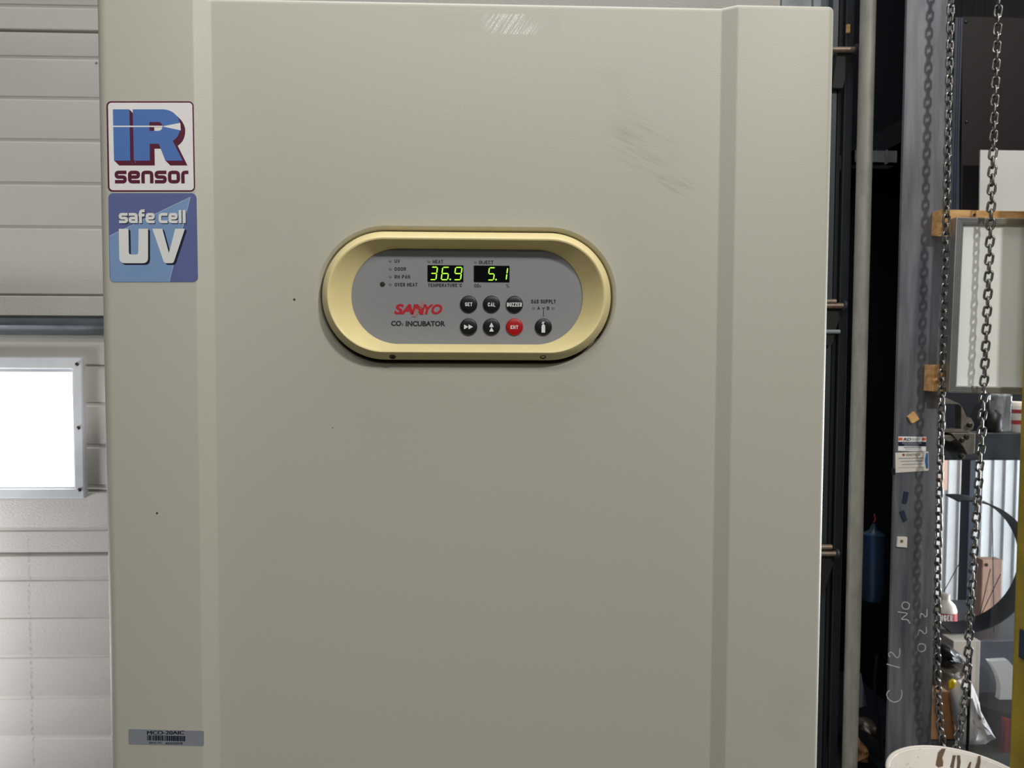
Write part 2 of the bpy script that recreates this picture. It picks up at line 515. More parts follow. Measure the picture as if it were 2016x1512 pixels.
section(J1 + 0.001, J0 - 0.001, [wz(y) for y in (113, 193, 276, 361, 447)]).build('door_section', M_WALL, door, smooth=SM)
# the section with the window: plain head band, two side pieces and the part under the window
mb = section(J2 + 0.001, WZ0, [wz(1042)])
mb2 = section(WZ0, WZ1, [wz(y) for y in (796, 878, 958)], x0=WXR)
me2 = bpy.data.meshes.new('x'); bmesh.ops.recalc_face_normals(mb2.bm, faces=mb2.bm.faces); mb2.bm.to_mesh(me2); mb.bm.from_mesh(me2)
mb2 = section(WZ1, J1 - 0.001, [])
me2 = bpy.data.meshes.new('x'); mb2.bm.to_mesh(me2); mb.bm.from_mesh(me2)
mb.build('door_section', M_WALL, door, smooth=SM)
section(0.02, J2 - 0.001, [wz(y) for y in (1140, 1214, 1292, 1373, 1451, 1530, 1610, 1690, 1770)]).build('door_section', M_WALL, door, smooth=SM)
# the raised band above the strut and the galvanised strut itself
zb0, zb1 = wz(622), wz(583)
b = MB(); b.box(XL, XR, WY - 0.006, WY + 0.001, zb0, zb1); b.build('stiffener_band', M_WALL, door, bevel=0.002)
za, zc = wz(660), wz(624)
h = zc - za
prof = [(WY, za), (WY - 0.006, za + 0.002), (WY - 0.03, za + h * 0.18), (WY - 0.046, za + h * 0.38), (WY - 0.05, za + h * 0.5), (WY - 0.046, za + h * 0.62), (WY - 0.03, za + h * 0.84), (WY - 0.006, zc - 0.002), (WY, zc)]
b = MB(); b.loft([[Vector((x, y, z)) for y, z in prof] for x in (XL, P(1560, 640, WY).x)]); b.build('strut', M_GALVDK, door, smooth=SM)
# window in the door
fx1, fz0, fz1 = P(170, 840, WY).x, wz(979), wz(702)
gx1, gz0, gz1 = P(150, 840, WY).x, wz(961), wz(726)
FX0, GX0 = P(-260, 840, WY).x, P(-236, 840, WY).x
b = MB()
b.prism([[(FX0, fz0), (fx1, fz0), (fx1, fz1), (FX0, fz1)], [(GX0, gz0), (GX0, gz1), (gx1, gz1), (gx1, gz0)]], WY - 0.014, WY + 0.03)
wf = b.build('window_frame', M_WFRAME, door, bevel=0.003)
b = MB()
b.prism([[(GX0 - 0.004, gz0 - 0.004), (gx1 + 0.004, gz0 - 0.004), (gx1 + 0.004, gz1 + 0.004), (GX0 - 0.004, gz1 + 0.004)], [(GX0 + 0.01, gz0 + 0.003), (GX0 + 0.01, gz1 - 0.008), (gx1 - 0.006, gz1 - 0.008), (gx1 - 0.006, gz0 + 0.003)]], WY - 0.002, WY + 0.004)
b.build('window_bead', M_WFRAME, door)
b = MB(); b.box(GX0 - 0.01, gx1 + 0.01, WY + 0.006, WY + 0.012, gz0 - 0.01, gz1 + 0.01)
b.build('window_pane', M_SKY, door)
for (x, y) in ((149, 717), (152, 842), (154, 964)):
    p = P(x + 3, y, WY - 0.014)
    b = MB(); b.lathe([(0.0042, 0.0), (0.0042, 0.002), (0.002, 0.0035)], p, 12, Vector((0, -1, 0))); b.build('window_screw', M_STEELDK, wf, smooth=SM)
# galvanised frame plates beside the door
xa, xb_, xc = XR + 0.002, P(1597, 20, WY).x, P(1652, 20, WY).x
b = MB(); b.box(xa, xb_, WY - 0.004, WY + 0.02, 0.0, 3.0); b.build('trim_1', M_GALV, kind='structure')
b = MB(); b.box(xb_ + 0.001, xc, WY - 0.012, WY + 0.02, 0.0, 3.0); b.build('trim_2', M_GALV, kind='structure')
# vertical roller track: a C channel seen edge on, dark
TY = 0.955
tx = lambda px: P(px, 756, TY).x
b = MB()
for (a, c, y0, y1) in ((1622, 1634, 0.952, 0.975), (1634, 1638, 0.968, 0.98), (1638, 1645, 0.958, 0.966), (1645, 1648, 0.966, 0.98), (1648, 1664, 0.95, 0.962), (1664, 1669, 0.966, 0.984)):
    b.box(tx(a), tx(c), y0, y1, 0.0, 3.0)
b.build('trim_3', M_DKTRACK, kind='structure', bevel=0.0012)
b = MB(); b.box(tx(1634), tx(1650), 0.972, 0.984, 0.0, 3.0); b.build('trim_4', M_GALVDK, kind='structure')
# roller shafts, hinge plates and rollers of the garage door in the track
for (py, x1) in ((98, 1683), (602, 1661), (1090, 1646)):
    p0, p1 = P(x1 - 60, py, 0.93), P(x1, py, 0.93)
    b = MB(); b.tube([p0, p1], 0.0062, 12); sh = b.build('roller_shaft', M_RUST, door, smooth=SM)
    b = MB(); b.lathe([(0.006, -0.002), (0.012, -0.001), (0.012, 0.004), (0.006, 0.005)], p1, 20, Vector((1, 0, 0))); b.build('roller', M_DKTRACK, sh, smooth=SM)
    q = P(x1 - 22, py + 40, 0.95)
    b = MB()
    b.prism([(q.x - 0.02, q.z + 0.045), (q.x + 0.02, q.z + 0.045), (q.x + 0.004, q.z - 0.005), (q.x - 0.006, q.z - 0.045), (q.x - 0.03, q.z - 0.045)], 0.938, 0.945)
    b.build('hinge_plate', M_GASKET, door, bevel=0.001)
p0, p1 = P(1600, 653, 0.935), P(1653, 653, 0.935)
b = MB(); b.tube([p0, p1], 0.0046, 12); b.build('hinge_pin', M_GALV, door, smooth=SM)
for (py, x1) in ((594, 1645), (1077, 1637)):
    p0, p1 = P(1590, py, 0.93), P(x1, py, 0.93)
    b = MB(); b.tube([p0, p1], 0.006, 12); b.build('hinge_barrel', M_RUST, door, smooth=SM)
p = P(1668, 55, 0.95)
b = MB(); b.box(p.x - 0.003, p.x + 0.004, 0.944, 0.95, p.z - 0.012, p.z + 0.006); b.build('paper_tag', M_PINE, door)

# ---- gap wall coloured as shade, partition added to block light, corrugated cladding
GY = 1.62
b = MB(); b.box(P(1640, 700, GY).x - 0.1, P(1800, 700, GY).x, GY, GY + 0.05, 0, 3.2); b.build('wall_gap', M_DARK, kind='structure')  # near-black wall stands in for the shade of the gap
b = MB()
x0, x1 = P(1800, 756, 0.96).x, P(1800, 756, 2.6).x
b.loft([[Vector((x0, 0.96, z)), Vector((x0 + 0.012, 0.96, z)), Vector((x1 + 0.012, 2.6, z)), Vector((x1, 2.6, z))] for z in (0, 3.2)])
b.build('wall_light_block', M_DARK, kind='structure')  # unseen partition added to keep daylight out of the gap
b = MB(); b.box(x0 + 0.1, x1 + 2.2, 1.2, 2.55, 1.72, 1.78); b.build('light_block_slab', M_DARK, kind='structure')  # unseen slab added to keep light off the upper rear wall
b = MB(); b.box(x0 + 0.02, x1 + 2.2, 0.98, 2.55, 2.86, 2.95); b.build('light_block_slab', M_DARK, kind='structure')  # second unseen slab, added to block the overhead light
b = MB(); b.box(-2.7, -2.6, -5, 1.0, 0, 3.4); b.build('wall_left_shade', mat('shade_wall_dark', S(52, 54, 56), 0.7, var=0.15), kind='structure')  # unseen dark wall added to cut light from the left
CY = 2.55
b = MB()
pts = []; x = P(1780, 756, CY).x; n = 0
while x < P(1780, 756, CY).x + 2.2:
    pts += [(x, CY), (x + 0.003, CY - 0.007), (x + 0.008, CY - 0.007), (x + 0.012, CY)]
    x += 0.052
b.loft([[Vector((px, py, z)) for px, py in pts] + [Vector((pts[-1][0], CY + 0.03, z)), Vector((pts[0][0], CY + 0.03, z))] for z in (0, 3.2)])
b.build('wall_rear', M_CORR, kind='structure')

# ================================================================== THE INCUBATOR
FY = 0.0; RY = 0.009                       # raised flank plane and recessed centre plane of its door
INC = thing('incubator', (0, 0.35, 0), 'beige grey laboratory incubator with oval control panel and blue stickers', 'incubator')
fx = lambda px, Y=FY: P(px, 756, Y).x
zt = P(1540, 11, 0.004).z
zbot = 0.655
xl, xr = fx(196.5), fx(1629.5)
DT = 0.062
ra = 0.0135; rb = 0.008
prof = [(xl, DT), (xl, ra)]
for k in range(1, 8):
    a = math.radians(90 * k / 8); prof.append((xl + ra - ra * math.cos(a), ra - ra * math.sin(a)))
prof += [(xl + ra, 0)]
def arcpts(p0, p1, p2, r, n=3):
    return rounded([p0, p1, p2], r, n)[1:-1]
cA, cB = (fx(390), FY), (fx(424, RY), RY)
cC, cD = (fx(1409, RY), RY), (fx(1441), FY)
prof += arcpts((xl + ra, 0), cA, cB, 0.0014) + arcpts(cA, cB, cC, 0.0014) + arcpts(cB, cC, cD, 0.0014) + arcpts(cC, cD, (xr - rb, 0), 0.0014)
prof += [(xr - rb, 0)]
for k in range(1, 8):
    a = math.radians(90 * k / 8); prof.append((xr - rb + rb * math.sin(a), rb - rb * math.cos(a)))
prof += [(xr, rb), (xr, DT)]
# top edge rolls over: rings with the front pulled back as z rises
cx = (xl + xr) / 2
rings = [[Vector((x, y, zbot)) for x, y in prof]]
rt = 0.006; rc = 0.008
for k in range(0, 7):
    a = math.radians(90 * k / 6)
    dy = rt * (1 - math.cos(a)); z = zt - rt + rt * math.sin(a)
    inset = rc * (1 - math.sqrt(max(0, 1 - ((z - (zt - rc)) / rc) ** 2))) if z > zt - rc else 0
    ring = []
    for x, y in prof:
        lim = 1.0
        xx = x
        if x > xr - rc: xx = min(x, xr - inset)
        if x < xl + rc: xx = max(x, xl + inset)
        ring.append(Vector((xx, min(y + dy, DT), z)))
    rings.append(ring)
b = MB(); b.loft(rings)
bmesh.ops.recalc_face_normals(b.bm, faces=b.bm.faces)
dme = bpy.data.meshes.new('door'); b.bm.to_mesh(dme); b.bm.free()
# pocket for the control panel
pc = P(920, 583, FY)
K = 0.818 / F
OHW, OHH = 282 * K, 124.5 * K
cut = MB()
rr = [(0.0085, -0.03), (0.0078, RY - 0.0005), (0.0062, RY + 0.0006), (0.0040, RY + 0.0030), (0.0034, RY + 0.006), (0.0034, 0.030)]
cut.loft([stadium(pc, OHW + e, OHH + e, OHH + e - 0.001, y) for e, y in rr])
bmesh.ops.recalc_face_normals(cut.bm, faces=cut.bm.faces)
cme = bpy.data.meshes.new('cut'); cut.bm.to_mesh(cme); cut.bm.free()
do = bpy.data.objects.new('d', dme); co = bpy.data.objects.new('c', cme)
COL.objects.link(do); COL.objects.link(co)
md = do.modifiers.new('b', 'BOOLEAN'); md.operation = 'DIFFERENCE'; md.object = co; md.solver = 'EXACT'
dg = bpy.context.evaluated_depsgraph_get()
nme = bpy.data.meshes.new_from_object(do.evaluated_get(dg))
bpy.data.objects.remove(do); bpy.data.objects.remove(co)
nme.name = 'door'; nme.materials.clear(); nme.materials.append(M_PAINT)
for p in nme.polygons: p.use_smooth = True
nme.set_sharp_from_angle(angle=math.radians(22))
DOOR = link('front_door', nme, INC)
b = MB(); b.box(xl + 0.008, xr - 0.012, DT + 0.006, 0.74, zbot, zt - 0.012); b.build('cabinet', M_PAINT, INC, bevel=0.006)
b = MB(); b.box(xl + 0.02, xr - 0.02, DT - 0.001, DT + 0.008, zbot + 0.01, zt - 0.02); b.build('door_seal', M_GASKET, INC)
b = MB()
for x in (xl + 0.05, xr - 0.05):
    for y in (0.11, 0.68): b.box(x - 0.02, x + 0.02, y - 0.02, y + 0.02, 0, zbot - 0.03)
b.box(xl + 0.02, xr - 0.02, 0.08, 0.72, zbot - 0.04, zbot)
b.build('base', M_GALVDK, INC)

CAP = {
 'U': [[(0, 0), (0, .78), (.3, 1), (.7, 1), (1, .78), (1, 0)]], 'V': [[(0, 0), (.5, 1), (1, 0)]],
 'D': [[(0, 0), (.6, 0), (1, .25), (1, .75), (.6, 1), (0, 1), 'c']],
 'O': [[(.3, 0), (.7, 0), (1, .22), (1, .78), (.7, 1), (.3, 1), (0, .78), (0, .22), 'c']],
 'R': [[(0, 1), (0, 0), (.7, 0), (1, .16), (1, .4), (.7, .56), (0, .56)], [(.55, .56), (1, 1)]],
 'H': [[(0, 0), (0, 1)], [(1, 0), (1, 1)], [(0, .5), (1, .5)]], 'P': [[(0, 1), (0, 0), (.7, 0), (1, .16), (1, .42), (.7, .58), (0, .58)]],
 'A': [[(0, 1), (.5, 0), (1, 1)], [(.22, .68), (.78, .68)]], 'N': [[(0, 1), (0, 0), (1, 1), (1, 0)]],
 'E': [[(1, 0), (0, 0), (0, 1), (1, 1)], [(0, .49), (.9, .49)]], 'T': [[(0, 0), (1, 0)], [(.5, 0), (.5, 1)]], 'I': [[(.5, 0), (.5, 1)]],
 'J': [[(1, 0), (1, .78), (.7, 1), (.3, 1), (0, .78), (0, .68)]],
 'C': [[(1, .32), (1, .22), (.7, 0), (.3, 0), (0, .22), (0, .78), (.3, 1), (.7, 1), (1, .78), (1, .68)]],
 'S': [[(1, .28), (1, .2), (.7, 0), (.3, 0), (0, .2), (0, .33), (.3, .47), (.7, .54), (1, .68), (1, .8), (.7, 1), (.3, 1), (0, .8), (0, .72)]],
 'L': [[(0, 0), (0, 1), (1, 1)]], 'B': [[(0, .48), (.65, .48), (.95, .36), (.95, .12), (.65, 0), (0, 0), (0, 1), (.65, 1), (1, .86), (1, .62), (.65, .48)]],
 'Z': [[(0, 0), (1, 0), (0, 1), (1, 1)]], 'Y': [[(0, 0), (.5, .5), (1, 0)], [(.5, .5), (.5, 1)]], 'M': [[(0, 1), (0, 0), (.5, .8), (1, 0), (1, 1)]],
 'G': [[(1, .3), (1, .22), (.7, 0), (.3, 0), (0, .22), (0, .78), (.3, 1), (.7, 1), (1, .78), (1, .55), (.6, .55)]],
}
def caption(word, box, Y, mt, parent, name='lettering', weight=0.2, shear=0.0, **props):
    """narrow sign-writer's capitals drawn as strokes inside a photo rectangle"""
    x0, y0, x1, y1 = box
    h = y1 - y0; wt = weight * h
    wid = {'I': .3, 'M': 1.3, ' ': .45, 'E': .9, 'L': .88, 'T': .95, 'J': .9}
    ws = [wid.get(c, 1) for c in word]
    u = (x1 - x0 - shear * h) / (sum(ws) + .2 * (len(word) - 1))
    b = MB(); x = x0; k = 0
    for ch, wv in zip(word, ws):
        W = u * wv
        for path in CAP.get(ch, []):
            cl = path[-1] == 'c'
            pp = []
            for a, c in (path[:-1] if cl else path):
                yy = y0 + wt / 2 + c * (h - wt)
                # open stroke ends reach the cell edge
                if not cl and (a, c) in (path[0], path[-1]) and c in (0, 1) and ch not in 'CSGJZE' and not (len(path) == 2 and path[0][1] == path[1][1]): yy = y0 + c * h
                xx = x + (W / 2 if ch == 'I' else wt / 2 + a * (W - wt))
                pl_ = path[:-1] if cl else path
                if not cl and a in (0, 1) and (((a, c) == pl_[0] and pl_[1][1] == c) or ((a, c) == pl_[-1] and pl_[-2][1] == c)): xx = x + a * W
                pp.append((xx + shear * (y1 - yy), yy))
            for q in ribbon(pp, wt, cl):
                b.flat(q, Y - (k % 24) * 0.000001); k += 1
        x += W + .2 * u
    return b.build(name, mt, parent, **props)

# ---- control panel
IHW, IHH = 227.5 * K, 93.5 * K
MHW, MHH = 266 * K, 108.5 * K
PFY = RY + 0.001                              # fascia plane
RID = -0.0095
lerp = lambda a, c, t: a + (c - a) * t
rings = []
def st(hw, hh, y): rings.append(stadium(pc, hw, hh, hh - 0.0008, y, 24))
st(OHW - 0.001, OHH - 0.001, 0.026); st(OHW, OHH, 0.012); st(OHW, OHH, 0.0035); st(OHW - 0.0006, OHH - 0.0006, 0.0015)
for t_, y in ((0.45, -0.0045), (0.82, -0.0088), (0.93, -0.0095), (1.0, RID)): st(lerp(OHW, MHW, t_), lerp(OHH, MHH, t_), y)
st(MHW - 0.0010, MHH - 0.0010, RID + 0.0004); st(lerp(MHW, IHW, 0.12), lerp(MHH, IHH, 0.18), RID + 0.0022)
st(IHW + 0.0004, IHH + 0.0004, PFY - 0.0016); st(IHW, IHH, PFY - 0.0010); st(IHW, IHH, PFY + 0.004)
b = MB(); b.loft(rings, False, False)
BEZ = b.build('panel_bezel', M_CREAM, INC, smooth=math.radians(35), label='cream bezel')
for sx in (773, 1069):
    p = P(sx, 701.5, -0.0032)
    ax_ = Vector((0, -0.6, -0.8))
    b = MB(); b.lathe([(0.0034, -0.003), (0.0034, 0.0011), (0.0026, 0.0014), (0.0016, 0.0006)], p, 18, ax_); sc = b.build('screw', M_STEELDK, BEZ, smooth=SM)
b = MB(); b.loft([stadium(pc, OHW + 0.0016, OHH + 0.0016, OHH, y) for y in (0.0215, 0.028)]); b.build('panel_gasket', M_GASKET, INC)
b = MB(); b.loft([stadium(pc, IHW + 0.001, IHH + 0.001, IHH, y) for y in (PFY + 0.003, PFY)], True, True)
FAS = b.build('panel_fascia', M_FASCIA, INC, label='grey fascia printed with captions')
T1 = lambda u, v: (620 + u / 3.36, 440 + v / 3.36)
def B1(u0, v0, u1, v1):
    a, c = T1(u0, v0), T1(u1, v1); return (a[0], a[1], c[0], c[1])
Y1, Y2, Y3 = PFY - 0.0002, PFY - 0.0004, PFY - 0.0006
for s_, bx in (('UV', (527, 238, 563, 260)), ('DOOR', (527, 289, 603, 312)), ('RH PAN', (527, 341, 630, 364)), ('OVER HEAT', (528, 393, 678, 416)),
               ('HEAT', (780, 241, 848, 264)), ('INJECT', (1086, 245, 1180, 269)), ('TEMPERATURE', (748, 397, 942, 420)), ('C', (958, 398, 973, 420)), ('CO', (1054, 400, 1086, 423)),
               ('GAS SUPPLY', (1431, 503, 1594, 529)), ('A', (1471, 549, 1489, 571)), ('B', (1535, 549, 1550, 571))):
    caption(s_, B1(*bx), Y1, M_INK, FAS)
b = MB(); b.flat([[T1(*p) for p in circ(953, 401, 3.6, 12)], [T1(*p) for p in circ(953, 401, 1.6, 12)]], Y1); b.build('lettering', M_INK, FAS)
text('2', B1(1088, 409, 1100, 423), Y1, M_INK, FAS, bold=0.02)
text('%', B1(1264, 401, 1286, 424), Y1, M_INK, FAS, bold=0.0)
text('CO', B1(504, 644, 571, 678), Y1, M_INK, FAS, bold=0.04)
text('2', B1(573, 661, 585, 675), Y1, M_INK, FAS, bold=0.02)
text('INCUBATOR', B1(601, 645, 862, 680), Y1, M_INK, FAS, bold=0.04)
b = MB()
b.flat([T1(1502, 557), T1(1522, 557), T1(1522, 561), T1(1502, 561)], Y1); b.flat([T1(1510, 561), T1(1514, 561), T1(1514, 618), T1(1510, 618)], Y1)
b.build('caption_line', M_INK, FAS)
# maker's name, slanted red capitals with a pale slash through the N
mk = MB()
text('SA', B1(524, 532, 653, 602), Y1, M_REDINK, FAS, name='maker_lettering', bold=0.045, shear=0.22)
text('YO', B1(716, 534, 843, 602), Y1, M_REDINK, FAS, name='maker_lettering', bold=0.045, shear=0.22)
b = MB()
b.flat([T1(655, 534), T1(682, 534), T1(721, 602), T1(694, 602)], Y2)
b.flat([T1(655, 534), T1(668, 556), T1(664, 602), T1(640, 602)], Y1)
b.flat([T1(712, 534), T1(733, 534), T1(715, 602), T1(700, 575)], Y1)
b.build('maker_lettering', M_REDINK, FAS)
b = MB()
b.flat([T1(667, 560), T1(688, 575), T1(670, 617), T1(643, 617)], Y3); b.flat([T1(703, 518), T1(727, 518), T1(714, 560), T1(692, 548)], Y3)
b.build('maker_slash', M_PALERED, FAS)
for (u, v) in ((500, 247), (500, 299), (500, 351), (500, 402), (755, 250), (1062, 254), (1449, 558), (1576, 559)):
    c = P(*T1(u, v), PFY)
    b = MB(); b.lathe([(0.0018, -0.001), (0.0018, 0.0002), (0.0015, 0.0003)], c, 18, Vector((0, -1, 0))); b.build('indicator_lamp', M_LED, FAS, smooth=SM)
c = P(*T1(447, 402), PFY)
b = MB(); b.lathe([(0.0027, -0.0005), (0.0027, 0.0003), (0.0024, 0.0004)], c, 20, Vector((0, -1, 0))); b.build('adjuster_hole', M_HOLE, FAS, smooth=SM)

# ---- digit displays
T2 = lambda u, v: (750 + u / 5.76, 500 + v / 5.76)
SEG = {'a': ((0, 0), (1, 0)), 'b': ((1, 0), (1, .5)), 'c': ((1, .5), (1, 1)), 'd': ((0, 1), (1, 1)), 'e': ((0, .5), (0, 1)), 'f': ((0, 0), (0, .5)), 'g': ((0, .5), (1, .5))}
def digit(parent, segs, u0, v0, u1, v1, name='digit'):
    b = MB()
    lean = 18
    def q(x, y): return (u0 + x * (u1 - u0) + lean * (0.5 - y), v0 + y * (v1 - v0))
    for s_ in segs:
        (xa, ya), (xb, yb) = SEG[s_]
        p, r = Vector(q(xa, ya)), Vector(q(xb, yb))
        d = (r - p).normalized(); n = Vector((-d.y, d.x))
        p += d * 6; r -= d * 6
        hw = 6.0
        pts = [p - d * 3, p + n * hw + d * 4, r + n * hw - d * 4, r + d * 3, r - n * hw - d * 4, p - n * hw + d * 4]
        b.flat([T2(x.x, x.y) for x in pts], PFY - 0.0012)
    return b.build(name, M_GREEN, parent)
def display(name, u0, v0, u1, v1, digits, dots):
    a, c = P(*T2(u0, v0), PFY), P(*T2(u1, v1), PFY)
    b = MB(); b.box(a.x, c.x, PFY - 0.0009, PFY + 0.002, c.z, a.z)
    o = b.build(name, M_DISP, INC, label='black display window with green digits')
    for s_, bx in digits: digit(o, s_, *bx)
    for (u, v) in dots:
        b = MB(); b.flat([T2(*x) for x in circ(u, v, 9)], PFY - 0.0012); b.build('decimal_point', M_GREEN, o)
display('temperature_display', 530, 127, 935, 315, [('abgcd', (566, 149, 632, 291)), ('afgedc', (692, 151, 765, 292)), ('abfgcd', (838, 152, 911, 292))], [(785, 288)])
display('gas_display', 1055, 132, 1457, 318, [('afgcd', (1221, 156, 1285, 295)), ('bc', (1358, 156, 1428, 295))], [(1305, 291)])

# ---- push buttons
def button(name, u, v, mt, legend):
    c = P(*T1(u, v), PFY); r = 57 / 3.36 * K
    b = MB()
    b.lathe([(r, -0.001), (r, 0.0010), (r * 0.96, 0.0017), (r * 0.86, 0.0021), (r * 0.5, 0.0024), (r * 0.15, 0.0025)], c, 40, Vector((0, -1, 0)))
    o = b.build(name, mt, INC, smooth=math.radians(60))
    legend(o, PFY - 0.0028)
    return o
def leg_text(s_, bx): return lambda o, Y: caption(s_, B1(*bx), Y, M_WHITEINK, o, name='legend')
def leg_poly(polys):
    def f(o, Y):
        b = MB()
        for pl in polys: b.flat([T1(*p) for p in pl], Y)
        b.build('legend', M_WHITEINK, o)
    return f
button('set_button', 1017, 534, M_BLACKBTN, leg_text('SET', (993, 522, 1041, 547)))
button('calibrate_button', 1168, 534, M_BLACKBTN, leg_text('CAL', (1144, 523, 1193, 549)))
button('buzzer_button', 1320, 536, M_BLACKBTN, leg_text('BUZZER', (1270, 523, 1370, 550)))
button('forward_button', 1017, 684, M_BLACKBTN, leg_poly([[(986, 668), (1016, 684), (986, 700)], [(1016, 668), (1046, 684), (1016, 700)]]))
button('up_button', 1168, 684, M_BLACKBTN, leg_poly([[(1168, 654), (1183, 685), (1153, 685)], [(1168, 685), (1183, 715), (1153, 715)]]))
button('enter_button', 1320, 684, M_REDBTN, leg_text('ENT', (1294, 674, 1345, 698)))
button('gas_cylinder_button', 1511, 685, M_BLACKBTN, leg_poly([[(1499, 722), (1499, 678), (1503, 670), (1511, 665), (1519, 670), (1523, 678), (1523, 722)],
      [(1507, 667), (1507, 662), (1515, 662), (1515, 667)], [(1499, 659), (1507, 657), (1511, 655), (1516, 659), (1513, 664), (1506, 664), (1499, 662)], [(1502, 650), (1521, 650), (1520, 655), (1504, 655)]]))

# ---- stickers on the left flank
T3 = lambda u, v: (180 + u / 3.7795, 180 + v / 3.78)
def skew(u, v):  # the stickers lean with the flank by a hair
    return T3(u + (v - 400) * 0.018, v)
def stick(loops, Y, mt, name, parent, **kw):
    b = MB()
    for i_, l in enumerate(loops): b.flat([skew(*p) for p in l], Y - (i_ % 24) * 0.000001)
    return b.build(name, mt, parent, **kw)
def plate(x0, y0, x1, y1, r, Y0, Y1_, mt, name, parent, **kw):
    b = MB()
    pts = [P(*skew(*p), FY) for p in rrect(x0, y0, x1, y1, r)]
    b.prism([(p.x, p.z) for p in pts], Y0, Y1_)
    return b.build(name, mt, parent, **kw)
e = 0.00005
IRS = plate(118, 74, 766, 745, 34, FY - 0.0004, FY + 0.0005, M_MAROON, 'sensor_sticker', INC, label='white sticker with blue logo and maroon border')
stick([rrect(129, 84, 756, 735, 26)], FY - 0.0004 - e, M_STWHITE, 'sticker_ground', IRS)
I_ = [(164, 133), (287, 133), (287, 515), (166, 515)]
def bez(p0, p1, p2, n=8): return [tuple(Vector(p0) * (1-t)**2 + Vector(p1) * 2*t*(1-t) + Vector(p2) * t*t) for t in [k / n for k in range(n + 1)]]
R_out = [(312, 133), (540, 133)] + bez((540, 133), (640, 140), (664, 240))[1:] + bez((664, 240), (668, 330), (606, 368))[1:] + [(676, 515), (548, 515), (502, 390), (433, 390), (433, 515), (314, 515)]
R_in = [(434, 228), (434, 293), (505, 293)] + bez((505, 293), (530, 285), (530, 262))[1:] + bez((530, 262), (528, 230), (505, 228))[1:]
b = MB()
for k in range(1, 13):
    d = k * 3.0
    Yk = FY - 0.0004 - 2 * e - k * 0.000002
    b.flat([skew(x + d, y + d) for x, y in I_], Yk)
    b.flat([[skew(x + d, y + d) for x, y in R_out], [skew(x + d, y + d) for x, y in R_in]], Yk)
b.flat([skew(*p) for p in [(300, 528), (372, 528), (372, 551), (300, 551)]], FY - 0.0004 - 2 * e - 0.00003)
b.build('logo_shadow', M_MAROON, IRS)
b = MB(); b.flat([skew(*p) for p in I_], FY - 0.0004 - 4 * e); b.flat([[skew(*p) for p in R_out], [skew(*p) for p in R_in]], FY - 0.0004 - 4 * e)
b.build('logo', M_STBLUE, IRS)
stick([[(164, 255), (530, 255), (530, 265), (164, 265)], [(528, 260), (664, 234), (667, 290)]], FY - 0.0004 - 5 * e, M_STWHITE, 'logo_beam', IRS)
# square rounded lettering drawn as strokes; x right, y down, unit box
GL = {
 's': [[(1, .13), (.13, .13), (.13, .5), (.87, .5), (.87, .87), (0, .87)]],
 'e': [[(.13, .5), (.87, .5), (.87, .13), (.13, .13), (.13, .87), (1, .87)]],
 'n': [[(.13, 1), (.13, .13), (.87, .13), (.87, 1)]],
 'o': ['c', [(.13, .13), (.87, .13), (.87, .87), (.13, .87)]],
 'r': [[(.2, 1), (.2, .13), (1, .13)]],
 'a': [[(0, .13), (.87, .13), (.87, .87), (.13, .87), (.13, .5), (.87, .5)], [(.87, .5), (.87, 1)]],
 'f': [[(.3, 1), (.3, -.22), (1, -.22)], [(0, .2), (.95, .2)]],
 'c': [[(1, .13), (.13, .13), (.13, .87), (1, .87)]],
 'l': [[(.5, -.3), (.5, 1)]],
}
def strokes(word, x0, x1, y0, y1, widths, wt, gap, dx=0, dy=0):
    tot = sum(widths); sc = ((x1 - x0) - gap * (len(word) - 1)) / tot
    out = []; x = x0
    for ch, wd in zip(word, widths):
        W = wd * sc
        if ch in GL:
            g = GL[ch]; cl = g[0] == 'c'
            for path in (g[1:] if cl else g):
                pp = [(x + a * W + dx, y0 + c * (y1 - y0) + dy) for a, c in path]
                out += ribbon(rounded(pp, wt * 0.75, 4, cl), wt, cl)
        x += W + gap
    return out
stick(strokes('sensor', 170, 718, 590, 684, [1, 1, 1, 1, 1, .6], 26, 12), FY - 0.0004 - 3 * e, M_MAROON, 'lettering', IRS)

UVS = plate(120, 757, 774, 1418, 36, FY - 0.0004, FY + 0.0005, M_SLATE, 'safe_cell_sticker', INC, label='slate blue sticker with white lettering')
stick([[(728, 787), (122, 1075), (122, 1395), (130, 1412), (148, 1418), (560, 1418)]], FY - 0.0004 - e, M_LSLATE, 'sticker_beam', UVS)
stick(ribbon([(122, 1075), (728, 787), (560, 1418)], 3), FY - 0.0004 - 2 * e, M_LINE, 'sticker_line', UVS)
def sc_words(dx, dy): return strokes('safe', 196, 460, 905, 980, [1, 1, .72, 1], 21, 9, dx, dy) + strokes('cell', 492, 692, 905, 980, [1, 1, .34, .34], 21, 9, dx, dy)
stick(sc_words(5, 6), FY - 0.0004 - 3 * e, M_NAVY, 'lettering_shadow', UVS)
stick(sc_words(0, 0), FY - 0.0004 - 4 * e, M_WHITEINK, 'lettering', UVS)
U_ = [(192, 1022), (264, 1022), (264, 1195)] + bez((264, 1195), (264, 1214), (284, 1214), 4)[1:] + [(316, 1214)] + bez((316, 1214), (334, 1214), (334, 1195), 4)[1:] + [(340, 1022), (410, 1022), (406, 1240)] + bez((406, 1240), (404, 1278), (366, 1278), 6)[1:] + [(232, 1278)] + bez((232, 1278), (194, 1278), (192, 1240), 6)[1:]
V_ = [(442, 1022), (516, 1022), (562, 1202), (612, 1022), (684, 1022), (600, 1262)] + bez((600, 1262), (594, 1278), (578, 1278), 4)[1:] + [(540, 1278)] + bez((540, 1278), (526, 1278), (520, 1262), 4)[1:]
